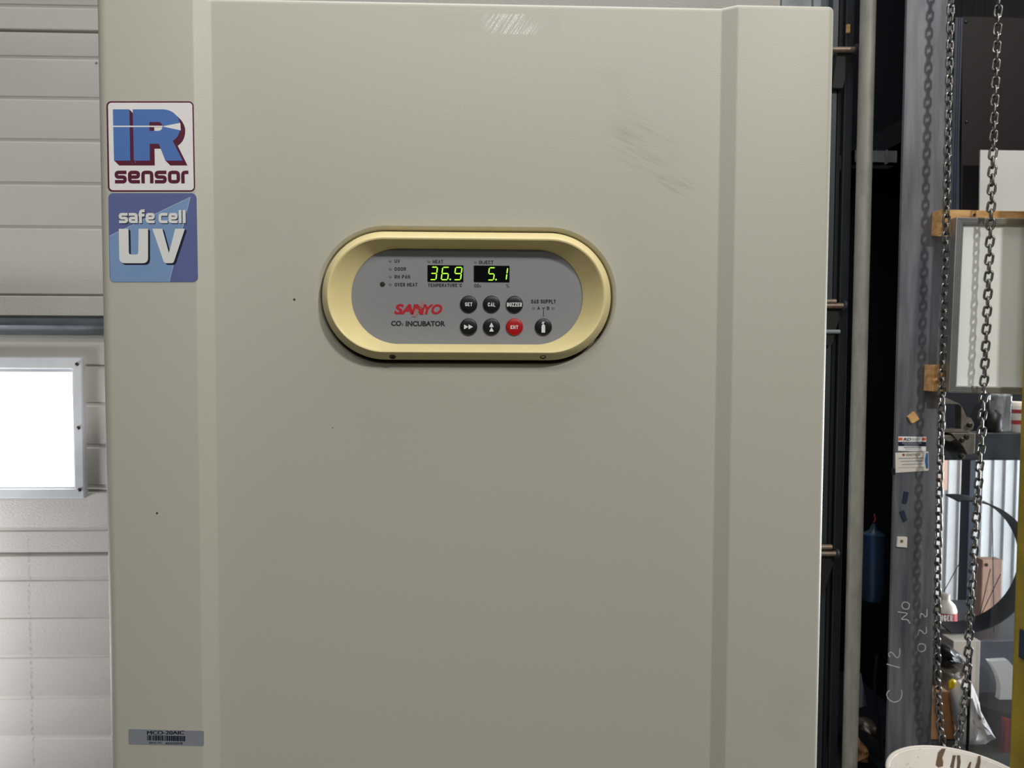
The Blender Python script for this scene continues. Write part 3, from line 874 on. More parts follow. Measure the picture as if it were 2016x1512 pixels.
stick([[(x + d, y + d * 0.85) for x, y in s_] for s_ in (U_, V_) for d in (4, 8, 12, 15)], FY - 0.0004 - 3 * e, M_NAVY, 'lettering_shadow', UVS)
stick([U_, V_], FY - 0.0004 - 4 * e, M_WHITEINK, 'lettering', UVS)

# ---- serial number label
T4 = lambda u, v: (200 + u / 8.4, 1400 + v / 8.4)
def rot4(u, v): return T4(u, v + (u - 450) * 0.024)
b = MB(); pts = [P(*rot4(*p), FY) for p in rrect(448, 294, 1690, 544, 28)]
b.prism([(p.x, p.z) for p in pts], FY - 0.0004, FY + 0.0003)
SER = b.build('serial_label', M_TAG, INC, label='silver serial number label')
yl = FY - 0.0006
def B4(u0, v0, u1, v1):
    o = ((u0 + u1) / 2 - 450) * 0.024
    a, c = T4(u0, v0 + o), T4(u1, v1 + o); return (a[0], a[1], c[0], c[1])
for d_ in (0, 9): text('MCO-20AIC', B4(750 + d_, 312, 1360 + d_, 372), yl - d_ * 0.000003, M_INK, SER, bold=0.0)
b = MB(); u = 754
rnd = random.Random(3)
while u < 1388:
    wd = rnd.choice((6, 10, 18, 26)); b.flat([rot4(u, 390), rot4(u + wd, 390), rot4(u + wd, 476), rot4(u, 476)], yl); u += wd + rnd.choice((4, 6, 9))
b.build('barcode', M_NAVY, SER)
text('SERIAL NO.', B4(782, 496, 1002, 526), yl, M_INK, SER, bold=0.01)
text('40303028', B4(1050, 497, 1340, 532), yl, M_INK, SER, bold=0.02)

# ================================================================== RIGHT OF THE INCUBATOR
# ---- galvanised pipe
p0, p1 = P(1714, 0, 0.90), P(1668, 1500, 0.90)
xp = P(1691, 756, 0.90).x
b = MB(); b.tube([(xp, 0.90, 0), (xp, 0.90, 3.0)], 0.0165, 28)
b.build('galvanised_pipe', M_PIPE, smooth=SM)
tag(bpy.data.objects['galvanised_pipe'], 'tall galvanised pipe standing between garage door track and steel column', 'pipe')

# ---- steel column
cx0, cx1 = P(1766, 756, 0.85).x, P(1853, 756, 0.85).x
HB = cx1 - cx0; cm = (cx0 + cx1) / 2
b = MB()
b.loft([[Vector((x, y, z)) for x, y in ((cx0, .85), (cx1, .85), (cx1, .948), (cx1 - .008, .948), (cx1 - .008, .858), (cx0, .858))] for z in (0, 3.0)])
colm = b.build('steel_column', M_COLUMN, label='grey mill scale steel column with chalk writing and stuck labels', category='column')
colm['kind'] = 'thing'
# chalk writing, reading upwards
def chalk(paths, wd=1.9):
    for p in paths:
        b = MB()
        for q in ribbon(p, wd): b.flat(q, 0.8495)
        b.build('chalk_writing', M_CHALK, colm)
T5 = lambda u, v: (1600 + u / 4.178, 1150 + v / 4.178)
def ch(*paths): chalk([[T5(*p) for p in rounded(pp, 22, 4)] for pp in paths])
ch([(632, 872), (606, 900), (622, 950), (676, 975), (724, 950), (736, 896), (728, 868)])                       # C
ch([(608, 657), (718, 688)], [(634, 600), (622, 572), (640, 556), (662, 570), (692, 612), (716, 590), (716, 528)])  # 1 2
ch([(800, 325), (782, 290), (722, 290), (786, 240), (700, 228)], [(796, 160), (792, 205), (752, 208), (730, 180), (742, 150), (776, 146), (798, 168)])   # N O
ch([(926, 500), (930, 540), (890, 560), (862, 540), (866, 500), (896, 486), (928, 504)], [(868, 420), (872, 376), (900, 386), (914, 410), (936, 402), (934, 350)],
   [(882, 282), (888, 240), (912, 248), (922, 272), (940, 262), (940, 204)])                                  # 0 2 2
ch([(636, 1490 - 60), (660, 1440)]) if False else None
# things stuck on the column
def T6(u, v): return (1740 + u / 4.725, 780 + v / 4.725)
def slab(name, pts, Y0, Y1_, mt, parent=None, **kw):
    b = MB(); q = [P(*p, Y1_) for p in pts]
    b.prism([(p.x, p.z) for p in q], Y0, Y1_)
    return b.build(name, mt, parent, **kw)
CF = 0.85
lab = slab('contractor_label', [T6(134, 375), T6(393, 378), T6(390, 512), T6(132, 508)], CF - 0.0008, CF, M_STWHITE, label='white label with orange and navy bands stuck on the column', category='label')
slab('label_band', [T6(134, 424), T6(393, 424), T6(392, 468), T6(133, 464)], CF - 0.001, CF - 0.0008, M_NAVY, lab)
for (a, c) in ((136, 174), (352, 392)):
    b = MB(); b.flat([T6(a, 386), T6(c, 386), T6(c, 412), T6(a, 412)], CF - 0.001)
    b.build('label_mark', mat('orange_ink', S(214, 96, 44), 0.5), lab)
text('RD', (T6(182, 0)[0], T6(0, 388)[1], T6(256, 0)[0], T6(0, 415)[1]), CF - 0.001, M_INK, lab, bold=0.04, shear=0.2)
b = MB()
for k_ in range(9): b.flat([T6(262 + k_ * 9, 391), T6(268 + k_ * 9, 391), T6(268 + k_ * 9, 401), T6(262 + k_ * 9, 401)], CF - 0.001)
b.flat([T6(262, 405), T6(342, 405), T6(342, 411), T6(262, 411)], CF - 0.001)
b.build('label_print', M_TAG, lab)
b = MB()
for v, a, c, hh in ((432, 170, 350, 10), (450, 190, 330, 9)): b.flat([T6(a, v), T6(c, v), T6(c, v + hh), T6(a, v + hh)], CF - 0.0011)
b.build('label_print', M_TAG, lab)
b = MB()
for v, a, c, hh in ((474, 184, 345, 9), (492, 200, 320, 5)): b.flat([T6(a, v), T6(c, v), T6(c, v + hh), T6(a, v + hh)], CF - 0.001)
b.build('label_print', M_TAG, lab)
lab2 = slab('contractor_label', [T6(106, 526), T6(412, 514), T6(415, 692), T6(108, 712)], CF - 0.0016, CF - 0.0008, M_CREAMW, label='cream label with blue corner stuck below the orange banded label', category='label')
slab('label_corner', [T6(392, 530), T6(410, 528), T6(412, 672), T6(392, 674), T6(380, 600)], CF - 0.0018, CF - 0.0016, mat('label_blue', S(40, 96, 150), 0.5), lab2)
text('XENOTECH', (T6(202, 0)[0], T6(0, 534)[1], T6(338, 0)[0], T6(0, 558)[1]), CF - 0.0018, M_INK, lab2, bold=0.01)
b = MB(); b.flat(circ(*T6(183, 546), 2.6, 14), CF - 0.0018); b.build('label_mark', mat('brown_ink', S(140, 56, 50), 0.5), lab2)
b = MB()
for v, a, c, hh in ((576, 134, 370, 8), (604, 154, 366, 7), (632, 166, 366, 7), (664, 130, 380, 4)): b.flat([T6(a, v), T6(c, v - 6), T6(c, v - 6 + hh), T6(a, v + hh)], CF - 0.0018)
b.build('label_print', M_TAG, lab2)
slab('foam_pad', [T6(213, 190), T6(270, 142), T6(320, 212), T6(250, 252)], CF - 0.006, CF, M_PINE, label='tilted tan foam pad stuck on the column above the labels', category='pad')
fp = slab('foam_pad', [T6(122, 1306), T6(208, 1308), T6(204, 1402), T6(116, 1396)], CF - 0.005, CF, M_CREAMW, label='square white foam pad with brown spot on the column', category='pad')
b = MB(); b.flat(circ(*T6(166, 1350), 3.4, 14), CF - 0.0053); b.build('glue_spot', mat('brown_glue', S(120, 104, 74), 0.7), fp)
slab('magnet_strip', [T6(186, 884), T6(226, 890), T6(206, 996), T6(168, 988)], CF - 0.003, CF, M_BLUEDK, label='dark blue magnetic strip on the column, upper of two', category='magnet')
slab('magnet_strip', [T6(144, 1072), T6(180, 1056), T6(214, 1148), T6(180, 1170)], CF - 0.003, CF, M_BLUEDK, label='dark blue magnetic strip on the column, lower of two', category='magnet')
slab('cable_clip', [T6(70, 668), T6(98, 672), T6(98, 730), T6(68, 728)], CF - 0.004, CF, M_BLACKP, label='small black clip on left edge of the column', category='clip')

# ---- dark brown panel on the wall behind, with screws
bp = slab('brown_panel', [(1889, 34), (2140, 40), (2140, 440), (1886, 440)], 1.15, 1.162, M_BOARDDK, label='dark brown glossy panel with corner screws behind the chains', category='panel', bevel=0.004)
for (x, y) in ((1902, 43), (1903, 240)):
    b = MB(); b.lathe([(0.004, 0), (0.004, 0.002), (0.002, 0.003)], P(x, y, 1.15), 12, Vector((0, -1, 0))); b.build('screw', M_BLACKP, bp, smooth=SM)
for (a, c, y) in ((1873, 1879, 1.135), (1880, 1883, 1.14), (1884, 1888, 1.145)):
    b = MB(); x0, x1 = P(a, 300, y).x, P(c, 300, y).x
    b.box(x0, x1, y, 1.162, P(1880, 440, y).z, P(1880, 34, y).z)
    b.build('edge_rail', M_BLUEDK, bp, label='blue black edge rail')
slab('white_sheet', [(1928, 296), (2140, 299), (2140, 440), (1926, 440)], 1.10, 1.104, M_WSHEET, label='plain white sheet leaning on brown panel above the whiteboard', category='sheet')

# ---- pine battens and whiteboard
bt = slab('pine_batten', [(1835, 418), (2150, 425), (2150, 472), (1833, 465)], 0.815, 0.85, M_PINE, label='pine batten across the column top of the whiteboard', category='batten', bevel=0.001)
b = MB(); b.lathe([(0.003, 0), (0.003, 0.001)], P(1918, 423, 0.815), 12, Vector((0, -1, 0))); b.build('knot', M_HOLE, bt)
slab('pine_batten', [(1820, 718), (2150, 724), (2150, 774), (1818, 769)], 0.815, 0.85, M_PINE, label='pine batten across the column at bottom of the whiteboard', category='batten', bevel=0.001)
WB = thing('whiteboard', P(1990, 772, 0.80), 'aluminium framed whiteboard mounted on two pine battens', 'whiteboard')
o4 = [(1883, 427), (2160, 433), (2150, 780), (1868, 773)]
i4 = [(1897, 441), (2146, 447), (2137, 766), (1883, 759)]
w3 = lambda l, Y: [(P(*p, Y).x, P(*p, Y).z) for p in l]
b = MB(); b.prism([w3(o4, 0.796), w3(i4, 0.796)], 0.796, 0.815); b.build('frame', M_ALU, WB, bevel=0.002)
b = MB()
for k in (3.5, 7, 10.5):
    t_ = k / 14
    mid = [(o[0] + (i[0] - o[0]) * t_, o[1] + (i[1] - o[1]) * t_) for o, i in zip(o4, i4)]
    pts = [P(*p, 0.7955) for p in mid]
    b.tube(pts, 0.0007, 6, True)
b.build('frame_ridge', M_ALU, WB, smooth=SM)
b = MB(); b.prism(w3(i4, 0.805), 0.805, 0.812); b.build('board_face', M_WBOARD, WB)

# ---- yellow post
x0 = P(2011, 756, 0.78).x
ztop = P(2012, 188, 0.74).z
YP = thing('yellow_post', (x0 + 0.05, 0.72, 0), 'yellow painted steel post with dark cap right of the whiteboard', 'post')
b = MB(); b.box(x0, x0 + 0.1, 0.68, 0.78, 0, ztop); b.build('shaft', M_YELLOW, YP, bevel=0.004)
b = MB(); b.box(x0 - 0.006, x0 + 0.106, 0.674, 0.784, ztop, ztop + 0.03); b.build('cap', M_BLUEDK, YP, bevel=0.008)
p = P(2012, 1308, 0.72); q = P(2012, 1250, 0.72)
b = MB(); b.box(x0 - 0.004, x0, 0.69, 0.757, p.z, q.z); b.build('control_box', M_BLUEDK, YP, bevel=0.004)

# ---- chains: every link a part
def link_mesh():
    b = MB(); pts = []
    hs, r = 0.0054, 0.0063
    for k in range(9):
        a = math.pi * k / 8; pts.append((r * math.cos(a), 0, hs + r * math.sin(a)))
    for k in range(9):
        a = math.pi + math.pi * k / 8; pts.append((r * math.cos(a), 0, -hs + r * math.sin(a)))
    b.tube(pts, 0.0026, 8, True)
    bmesh.ops.recalc_face_normals(b.bm, faces=b.bm.faces)
    me = bpy.data.meshes.new('link'); b.bm.to_mesh(me); b.bm.free()
    me.materials.append(M_CHAIN)
    for p in me.polygons: p.use_smooth = True
    return me
LM = link_mesh()
def chain(label, px, Y, ang, tilt):
    path = [P(x, y, Y) for x, y in px]
    root = thing('hoist_chain', path[0], label, 'chain', 'chains hanging in front of the steel column')
    pitch = 0.0182
    # walk the path
    pos = 0.0; k = 0; acc = 0.0
    seglen = [(path[i+1] - path[i]).length for i in range(len(path) - 1)]
    tot = sum(seglen)
    proto = None
    while pos < tot:
        s_ = pos; i = 0
        while i < len(seglen) - 1 and s_ > seglen[i]: s_ -= seglen[i]; i += 1
        d = (path[i+1] - path[i]).normalized()
        c = path[i] + d * s_
        a = ang + (math.pi / 2 if k % 2 else 0) + random.uniform(-0.12, 0.12)
        zax = -d
        x0_ = Vector((1, 0, 0)); x0_ = (x0_ - zax * x0_.dot(zax)).normalized(); y0_ = zax.cross(x0_)
        xax = x0_ * math.cos(a) + y0_ * math.sin(a)
        yax = zax.cross(xax)
        mw = Matrix(((xax.x, yax.x, zax.x, c.x), (xax.y, yax.y, zax.y, c.y), (xax.z, yax.z, zax.z, c.z), (0, 0, 0, 1)))
        mw = mw @ Matrix.Rotation(tilt * (1 if k % 2 == 0 else 0.3), 4, 'Y')
        o = bpy.data.objects.new('link', LM)
        COL.objects.link(o)
        o.parent = root
        o.matrix_parent_inverse = Matrix.Translation(root.location).inverted()
        o.matrix_basis = mw
        pos += pitch; k += 1
    return root
chain('dark steel chain hanging over right edge of the column, left of two', [(1880, -120), (1872, 10), (1867, 250), (1862, 480), (1855, 720), (1850, 930), (1846, 1120), (1844, 1260), (1846, 1360), (1851, 1430), (1858, 1485)], 0.80, 0.06, 0.03)
chain('bright steel chain hanging before the whiteboard, right of two', [(1970, -120), (1965, 20), (1957, 240), (1951, 420), (1944, 600), (1937, 760), (1928, 930), (1918, 1080), (1911, 1180), (1906, 1290), (1899, 1380), (1889, 1440), (1878, 1490)], 0.775, -0.36, 0.12)

# ---- white bucket in front of the chains
bc = Vector((P(1893, 1512, 0.62).x, 0.62, 0))
rim_z = P(1850, 1470, 0.75).z
BK = thing('bucket', (bc.x, bc.y, 0), 'dirty white bucket with brown drips below the chains', 'bucket')
Rr = 0.128
b = MB()
H = rim_z
b.lathe([(0.105, 0.004), (Rr - 0.001, H - 0.03), (Rr, H), (Rr - 0.004, H), (Rr - 0.005, H - 0.03), (0.100, 0.010)], bc, 56)
b.build('body', M_BUCKET, BK, smooth=SM)
b = MB(); b.tube([(bc.x + (Rr + 0.001) * math.cos(2*math.pi*k/56), bc.y + (Rr + 0.001) * math.sin(2*math.pi*k/56), H) for k in range(56)], 0.004, 8, True); b.build('rim', M_CREAMW, BK, smooth=SM)

def inner(px, py):
    '''where the sight line meets the inside of the bucket's far wall'''
    d = (P(px, py, 0.6) - CAM); rr_ = Rr - 0.0056
    o = CAM - bc; A_ = d.x**2 + d.y**2; B_ = 2 * (o.x*d.x + o.y*d.y); C_ = o.x**2 + o.y**2 - rr_**2
    t_ = (-B_ + math.sqrt(max(0, B_*B_ - 4*A_*C_))) / (2*A_)
    return CAM + d * t_
M_DRIP = mat('brown_drips', S(120, 98, 76), 0.6, var=0.25, vscale=60)
def drip(pts):
    b = MB(); b.loft([[inner(x - w_, y), inner(x + w_, y)] for x, y, w_ in pts], False, False, False)
    b.build('brown_drip', M_DRIP, BK, label='brown drip')
drip([(1858, 1474, 4), (1853, 1482, 6), (1850, 1492, 5), (1850, 1500, 7), (1848, 1520, 8), (1847, 1540, 7)])
drip([(1879, 1487, 3), (1877, 1497, 3), (1874, 1510, 4), (1872, 1530, 4)])
drip([(1887, 1487, 3), (1888, 1500, 3.5), (1886, 1515, 3), (1886, 1530, 3)])
drip([(1928, 1488, 2.5), (1927, 1500, 3.5), (1924, 1512, 4.5), (1922, 1530, 4)])
drip([(1911, 1500, 1.5), (1907, 1512, 3), (1906, 1530, 4)])

# ================================================================== THE BAY BEHIND THE COLUMN
BY = 1.25
# grey steel beam and its bracket
bz0, bz1 = P(1900, 905, BY).z, P(1900, 852, BY).z
bx0, bx1 = P(1836, 880, BY).x, P(2200, 880, BY).x
b = MB(); b.box(bx0, bx1, BY, BY + 0.05, bz0, bz1); b.build('steel_rail', M_GALVDK, label='grey steel rail running right from the column below the whiteboard', category='rail', bevel=0.003)
T7 = lambda u, v: (1820 + u / 7.56, 760 + v / 7.56)
BR = thing('steel_bracket', P(*T7(450, 680), BY), 'dusty steel hinge bracket bolted on the grey rail', 'bracket')
out_ = [T7(240, 180), T7(330, 180), T7(520, 265), T7(560, 320), T7(625, 460), T7(690, 478), T7(738, 560), T7(720, 640), T7(640, 690), T7(250, 690)]
in_ = [T7(300, 262), T7(325, 645), T7(545, 640), T7(548, 300), T7(510, 272)]
b = MB(); b.prism([w3(out_, BY - 0.03), w3(in_, BY - 0.03)], BY - 0.03, BY - 0.002); b.build('upper_plate', M_BRACK, BR, bevel=0.001)
b = MB(); b.prism([w3([T7(400, 705), T7(760, 705), T7(745, 1000), T7(690, 1015), T7(640, 1020), T7(580, 900)], BY - 0.04)], BY - 0.04, BY - 0.001); b.build('lower_plate', M_BRACK, BR, bevel=0.001)
b = MB(); b.prism([w3([T7(250, 740), T7(410, 735), T7(470, 790), T7(380, 830), T7(270, 790)], BY - 0.035)], BY - 0.035, BY - 0.001); b.build('arm', M_BRACK, BR, bevel=0.001)
for (u, v) in ((670, 580), (555, 800), (620, 755), (545, 1040)):
    b = MB(); b.lathe([(0.0075, -0.002), (0.0075, 0.004), (0.005, 0.007)], P(*T7(u, v), BY - 0.04), 12, Vector((0, -1, 0))); b.build('bolt', M_STEELDK, BR, smooth=SM)
b = MB(); b.lathe([(0.02, 0), (0.026, 0.01), (0.024, 0.05), (0.014, 0.062)], (P(*T7(985, 600), BY + .03).x, BY + 0.025, bz1), 24); b.build('rubber_buffer', M_BLACKP, smooth=SM, label='round black rubber buffer standing on the grey rail', category='buffer')
b = MB(); x0, x1 = P(*T7(1060, 600), BY + .01).x, P(*T7(1290, 600), BY + .01).x
b.box(x0, x1, BY + 0.005, BY + 0.045, bz1, P(1990, 776, BY).z); b.build('clear_container', M_BAG, bevel=0.006, label='clear plastic container standing on the grey rail', category='container')
cxp = P(*T7(1385, 600), BY + .02)
cn = MB(); cn.lathe([(0.022, 0), (0.024, 0.004), (0.024, P(1990, 792, BY).z - bz1 - 0.004), (0.022, P(1990, 792, BY).z - bz1)], (cxp.x, BY + 0.025, bz1), 28)
CAN = cn.build('spray_can', M_CREAMW, smooth=SM, label='white can with two red bands on the grey rail', category='can')
for (a, c) in ((352, 410), (512, 574)):
    za, zc = P(*T7(1385, c), BY).z, P(*T7(1385, a), BY).z
    b = MB(); b.lathe([(0.0243, za - bz1), (0.0243, zc - bz1)], (cxp.x, BY + 0.025, bz1), 28, cap0=False, cap1=False); b.build('red_band', M_REDP, CAN, smooth=SM)

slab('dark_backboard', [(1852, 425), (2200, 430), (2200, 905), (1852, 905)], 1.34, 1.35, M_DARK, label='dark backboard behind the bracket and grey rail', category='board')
# shelves in the bay carry the clutter
def shelf(name, y, Y0, Y1_, px0, px1, label, mt=M_GALVDK):
    z = P(1920, y, Y0).z
    b = MB(); b.box(P(px0, y, Y0).x, P(px1, y, Y0).x, Y0, Y1_, z - 0.015, z)
    for x in (P(px0, y, Y0).x + 0.01, P(px1, y, Y0).x - 0.02):
        b.box(x, x + 0.012, Y1_ - 0.015, Y1_, 0, z)
    return b.build(name, mt, label=label, category='shelf'), z + 0.0006
sh1, sz1 = shelf('metal_shelf', 1262, 1.55, 1.95, 1836, 2200, 'grey metal shelf carrying the white bottle behind the hoop')
sh2, sz2 = shelf('metal_shelf', 1500, 1.20, 1.50, 1830, 1935, 'low metal shelf carrying the cardboard box and white bag')
# pink wood block and plywood
x0, x1 = P(1929, 1150, 1.75).x, P(1969, 1150, 1.75).x
b = MB(); b.box(x0, x1, 1.74, 1.78, sz1, P(1940, 1102, 1.74).z); pk = b.build('wood_block', M_PINK, bevel=0.003, label='pale pink wood block with knot standing behind the hoop', category='wood block')
b = MB(); b.lathe([(0.006, 0), (0.006, 0.0008)], P(1942, 1112, 1.7395), 14, Vector((0, -1, 0))); b.build('knot', M_HOLE, pk)
x0, x1 = P(1850, 930, 2.4).x, P(1896, 930, 2.4).x
b = MB(); b.box(x0, x1, 2.51, 2.53, P(1870, 966, 2.5).z, P(1870, 890, 2.5).z); b.build('plywood_sheet', M_PINK, label='pinkish plywood patch on the corrugated wall under the rail', category='plywood')
x0, x1 = P(1908, 1000, 2.3).x, P(1919, 1000, 2.3).x
b = MB(); b.box(x0, x1, 2.3, 2.36, 0, 1.72); b.build('trim_6', M_BLUEDK, kind='structure')
# hoop
hc = P(1886, 1111, 1.48); hr = 138 / F * (1.48 - CAM.y)
HO = thing('steel_hoop', (hc.x, hc.y, hc.z), 'large dark hoop with thin wires behind the column', 'hoop')
b = MB()
ax_ = Vector((0.10, 1, 0.06)).normalized()
ux = Vector((1, -0.10, 0)).normalized(); uz = ux.cross(ax_).normalized(); uz = uz if uz.z > 0 else -uz
pr_ = []
for k in range(61):
    a = math.radians(-97 + 194 * k / 60); d_ = ux * math.cos(a) + uz * math.sin(a)
    pr_.append([hc + d_ * r_ + ax_ * h_ for r_, h_ in ((hr, -0.03), (hr, 0.05), (hr - 0.004, 0.05), (hr - 0.004, -0.03))])
b.loft(pr_); b.build('band', M_HOOP, HO, smooth=SM)
for (a, c) in (((1896, 1096), (1858, 1165)), ((1950, 1120), (1922, 1240)), ((1970, 1130), (1920, 1235)), ((1953, 985), (1957, 1245))):
    b = MB(); b.tube([P(*a, 1.5), P(*c, 1.5)], 0.0012, 6); b.build('wire', M_HOOP, HO)
# bottle with red label
bp_ = P(1858, 1240, 1.68); bk = (1.68 - CAM.y) / F
BT = thing('chemical_bottle', (bp_.x, 1.68, sz1), 'white round shouldered bottle with red label on the shelf', 'bottle')
hgt = P(1858, 1172, 1.68).z - sz1
rb_ = 23 * bk
b = MB(); b.lathe([(rb_ * 0.95, 0.0006), (rb_, 0.006), (rb_, hgt * 0.55), (rb_ * 0.85, hgt * 0.72), (rb_ * 0.4, hgt * 0.88), (rb_ * 0.36, hgt * 0.92)], (bp_.x, 1.68, sz1), 32); b.build('body', M_CREAMW, BT, smooth=SM)
b = MB(); b.lathe([(rb_ * 0.42, hgt * 0.9), (rb_ * 0.42, hgt * 1.04), (rb_ * 0.3, hgt * 1.06)], (bp_.x, 1.68, sz1), 24); b.build('cap', M_CREAMW, BT, smooth=SM)
zA, zB = P(1858, 1228, 1.66).z, P(1858, 1206, 1.66).z
b = MB(); n = 20
b.loft([[Vector((bp_.x + (rb_ + 0.0006) * math.sin(-1.1 + 2.2 * k / n), 1.68 - (rb_ + 0.0006) * math.cos(-1.1 + 2.2 * k / n), z)) for k in range(n + 1)] for z in (zA, zB)], False, False, False)
lb = b.build('label', M_REDP, BT, smooth=SM)
caption('DANGER', (1838, 1211, 1876, 1223), 1.68 - rb_ - 0.0015, M_WHITEINK, BT, name='lettering')
# white box sheet, crumpled cloth, clear bag
def blob(name, pts, Y, depth, mt, seed, amp, **kw):
    """a crumpled lump: outline traced as a closed loop, swelled to real thickness"""
    q = [P(*p, Y) for p in pts]
    c = sum(q, Vector()) / len(q)
    rnd = random.Random(seed)
    b = MB(); rings = []
    dens = []
    for i in range(len(q)):
        a, d = q[i], q[(i + 1) % len(q)]
        for t_ in (0, .5): dens.append(a.lerp(d, t_))
    for k, (sc_, dy) in enumerate(((0.25, -0.5), (0.62, -0.44), (0.88, -0.27), (1.0, 0.0), (0.88, 0.27), (0.5, 0.45))):
        rings.append([c + (p - c) * sc_ * (1 + rnd.uniform(-amp, amp)) + Vector((0, depth * dy * (1 + rnd.uniform(-0.4, 0.4)), 0)) for p in dens])
    b.loft(rings)
    return b.build(name, mt, smooth=math.radians(55), **kw)
bx = MB(); x0, x1 = P(1868, 1300, 1.44).x, P(1921, 1300, 1.44).x
bx.box(x0, x1, 1.42, 1.48, sz2, P(1900, 1262, 1.42).z); bx.build('white_box', M_CREAMW, bevel=0.002, label='tall white box standing behind the clear bag', category='box')
x0, x1 = P(1830, 1420, 1.32).x, P(1869, 1420, 1.32).x
CB = MB(); CB.loft([[Vector((P(1826, 1474, 1.32).x, y, sz2)), Vector((P(1880, 1474, 1.32).x, y, sz2)), Vector((P(1868, 1360, 1.32).x, y, P(1868, 1362, 1.32).z)), Vector((P(1830, 1360, 1.32).x, y, P(1830, 1360, 1.32).z))] for y in (1.32, 1.40)])
cbx = CB.build('cardboard_box', M_CARD, bevel=0.002, label='brown cardboard box leaning beside the column', category='box')
b = MB(); b.tube([P(1871, 1362, 1.318), P(1882, 1462, 1.318)], 0.004, 8); b.build('box_edge', M_PINE, cbx)
blob('clear_bag', [(1836, 1352), (1840, 1312), (1866, 1300), (1892, 1302), (1898, 1318), (1888, 1330), (1862, 1344)], 1.36, 0.06, M_CLOTH, 5, 0.08, label='crumpled grey plastic bag on top of the cardboard box', category='bag')
blob('dark_rag', [(1836, 1300), (1846, 1272), (1862, 1266), (1880, 1278), (1896, 1298), (1880, 1304), (1855, 1304)], 1.34, 0.07, M_BLACKP, 9, 0.1, label='dark crumpled rag lying on the grey plastic bag', category='rag')
blob('yellow_tag', [(1866, 1355), (1868, 1340), (1876, 1336), (1882, 1340), (1878, 1354), (1872, 1358)], 1.24, 0.012, M_TAGYEL, 2, 0.03, label='bright yellow tag on the white polythene bag', category='tag')
blob('polythene_bag', [(1872, 1362), (1886, 1340), (1908, 1338), (1918, 1356), (1928, 1395), (1950, 1436), (1956, 1452), (1940, 1464), (1902, 1467), (1886, 1462), (1880, 1420)], 1.255, 0.06, M_WPOLY, 4, 0.012, label='large translucent white polythene bag beside the cardboard box', category='bag')
b = MB(); pr = P(1907, 1400, 1.18)
b.tube([(pr.x, 1.18, 0), (pr.x, 1.18, P(1907, 1290, 1.18).z)], 0.0042, 12); b.build('black_rod', M_BLACKP, smooth=SM, label='thin upright black rod right of the right chain', category='rod')
# curved white duct piece and dark drum
b = MB(); arc = []
rings = []
for k in range(13):
    t_ = k / 12
    pa = bez((1948, 1302), (1985, 1348), (1960, 1396), 12)[k]; pb = bez((1985, 1300), (2030, 1350), (2006, 1402), 12)[k]
    a, c = P(*pa, 1.42), P(*pb, 1.42)
    rings.append([a, a + Vector((0, 0.02, 0)), c + Vector((0, 0.02, 0)), c])
b.loft(rings); b.build('curved_duct', M_STWHITE, smooth=SM, label='curved white duct piece behind the clear acrylic sheet', category='duct')
dc = P(1965, 1512, 1.40); zt2 = P(1965, 1396, 1.36).z
DR = thing('storage_drum', (dc.x, 1.40, 0), 'dark drum with red stripe standing under the curved white duct', 'drum')
drr = 0.075
b = MB(); b.lathe([(drr - 0.004, 0.0), (drr, 0.01), (drr, zt2 - 0.02), (drr - 0.006, zt2)], (dc.x, 1.40, 0), 36); b.build('body', mat('drum_dark', S(40, 30, 40), 0.8, spec=0.1, var=0.2, vscale=12), DR, smooth=SM)
b = MB(); xs = P(1981, 1450, 1.325).x
b.box(xs - 0.008, xs + 0.006, 1.318, 1.345, 0, zt2 - 0.012); b.build('red_stripe', M_REDP, DR)
# grey bin behind acrylic
x0, x1 = P(1921, 1350, 1.52).x, P(2100, 1350, 1.52).x
b = MB(); b.box(x0, x1, 1.515, 1.53, 0, P(1960, 1262, 1.515).z); b.build('steel_sheet', mat('blue_grey_panel', S(92, 98, 110), 0.4, var=0.25, vscale=6), label='blue grey steel sheet standing behind the curved duct', category='steel sheet')
# clear acrylic sheet
x0, x1 = P(1923, 1300, 1.10).x, P(2140, 1300, 1.10).x
b = MB(); b.box(x0, x1, 1.10, 1.104, 0, P(1960, 1263, 1.10).z); b.build('acrylic_sheet', M_CLEAR, label='clear acrylic sheet standing upright beside the yellow post', category='acrylic sheet')
x0 = P(1955, 1100, 1.12).x
b = MB(); b.box(x0, P(2140, 1100, 1.12).x, 1.12, 1.124, 0, P(1960, 800, 1.12).z); b.build('vinyl_strip', M_CLEAR, label='tall clear vinyl strip hanging behind the right chain', category='vinyl strip')

# ---- things in the dark gap between pipe and column
gsh = MB(); gz = P(1715, 1499, 1.06).z
gsh.box(P(1650, 1500, 1.25).x, P(1790, 1500, 1.25).x, 1.03, 1.60, gz - 0.02, gz)
for x in (P(1655, 1500, 1.25).x, P(1780, 1500, 1.25).x): gsh.box(x, x + 0.015, 1.58, 1.60, 0, gz)
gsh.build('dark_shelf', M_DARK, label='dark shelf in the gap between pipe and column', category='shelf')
a, c = P(1715, 324, 1.02), P(1766, 297, 1.02)
b = MB(); b.box(a.x - 0.05, c.x, 1.02, 1.026, a.z, c.z); b.box(a.x - 0.05, c.x, 1.02, 1.06, a.z, a.z + 0.006); b.box(c.x - 0.03, c.x - 0.0275, 1.01, 1.02, a.z, c.z)
b.box(a.x - 0.05, a.x - 0.04, 1.02, 1.62, a.z, c.z)
b.build('steel_angle', M_GALV, label='short grey steel angle in the upper part of the dark gap', category='steel angle')
hb = P(1718, 1120, 1.09)
zb0_, zb1_ = P(1718, 1180, 1.09).z, P(1718, 1048, 1.09).z
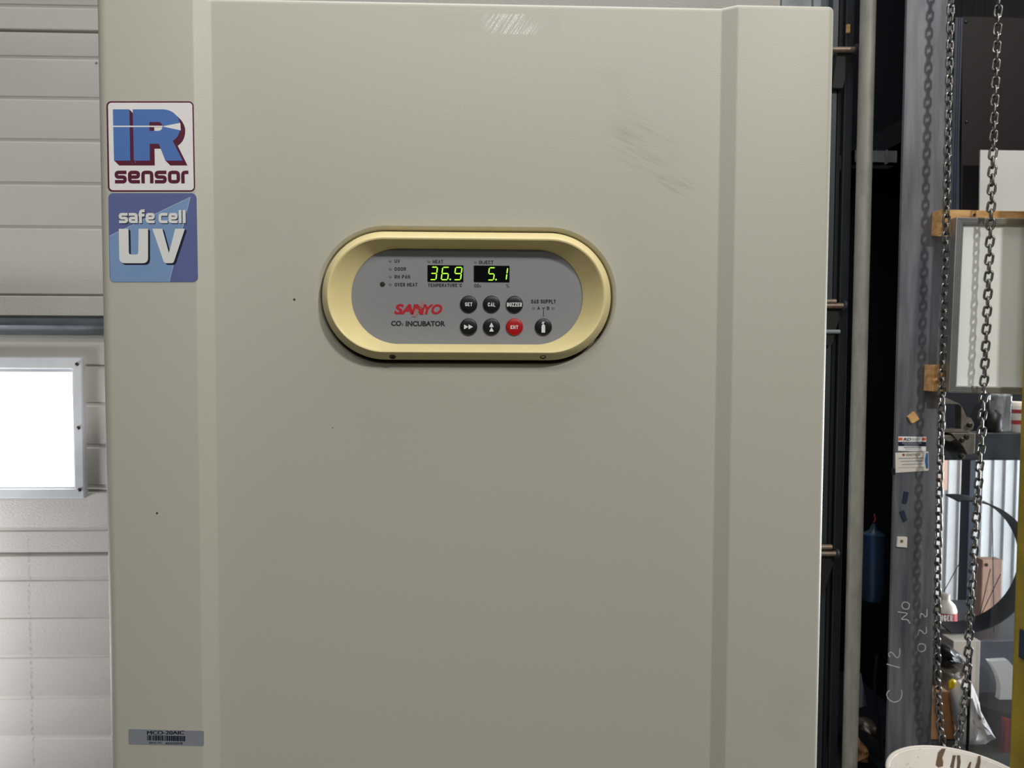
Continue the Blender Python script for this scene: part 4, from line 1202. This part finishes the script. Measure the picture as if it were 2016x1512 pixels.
b = MB(); b.lathe([(0.004, zb1_ - zb0_ + 0.022), (0.010, zb1_ - zb0_ + 0.006), (0.027, zb1_ - zb0_ - 0.004), (0.029, zb1_ - zb0_ - 0.03), (0.030, 0.07), (0.031, 0.02), (0.026, 0.0)], (hb.x, 1.09, zb0_), 28)
bagm = mat('blue_film', S(34, 72, 112), 0.3, var=0.7, vscale=20, dark=S(66, 74, 80), stretch=(3, 3, 0.5))
bg_ = b.build('blue_bag', bagm, smooth=SM, label='slim bag wrapped in blue film hanging in the dark gap', category='bag')
b = MB(); b.tube([(hb.x, 1.09, zb1_ + 0.025), (hb.x + 0.004, 1.09, zb1_ + 0.032), (hb.x + 0.006, 1.10, zb1_ + 0.045)], 0.002, 6); b.build('red_tie', M_REDP, bg_)
q = [P(1675, 1322, 1.3), P(1694, 1325, 1.3), P(1705, 1388, 1.3), P(1670, 1398, 1.3)]
zl = gz
slab('grey_card', [(1660, 1322), (1694, 1325), (1705, 1388), (1660, 1400)], 1.09, 1.094, M_GREY, label='lilac grey card propped in the dark gap', category='card')
b = MB(); b.tube([P(1727, 1290, 1.06), P(1722, 1340, 1.06), P(1723, 1380, 1.06), P(1729, 1420, 1.06), P(1733, 1500, 1.06)], 0.004, 8); b.build('grey_cable', M_DKTRACK, smooth=SM, label='dark grey cable hanging in the gap beside the column', category='cable')
b = MB(); x0, x1 = P(1662, 1450, 1.34).x, P(1692, 1450, 1.34).x
b.box(x0, x1, 1.12, 1.128, gz, P(1680, 1385, 1.32).z); b.build('backing_board', M_DARK, label='dark backing board behind the crumpled foil', category='board')
blob('crumpled_foil', [(1676, 1420), (1700, 1412), (1718, 1418), (1726, 1434), (1732, 1446), (1730, 1458), (1716, 1458), (1712, 1444), (1702, 1430), (1680, 1426)], 1.09, 0.05, M_CLOTH, 11, 0.06, label='crumpled brown grey foil in the dark gap', category='foil')
blob('paper_parcel', [(1668, 1450), (1684, 1442), (1692, 1456), (1706, 1470), (1708, 1490), (1690, 1498), (1668, 1498)], 1.07, 0.06, M_CARD, 12, 0.05, label='brown paper parcel lowest in the dark gap', category='parcel')
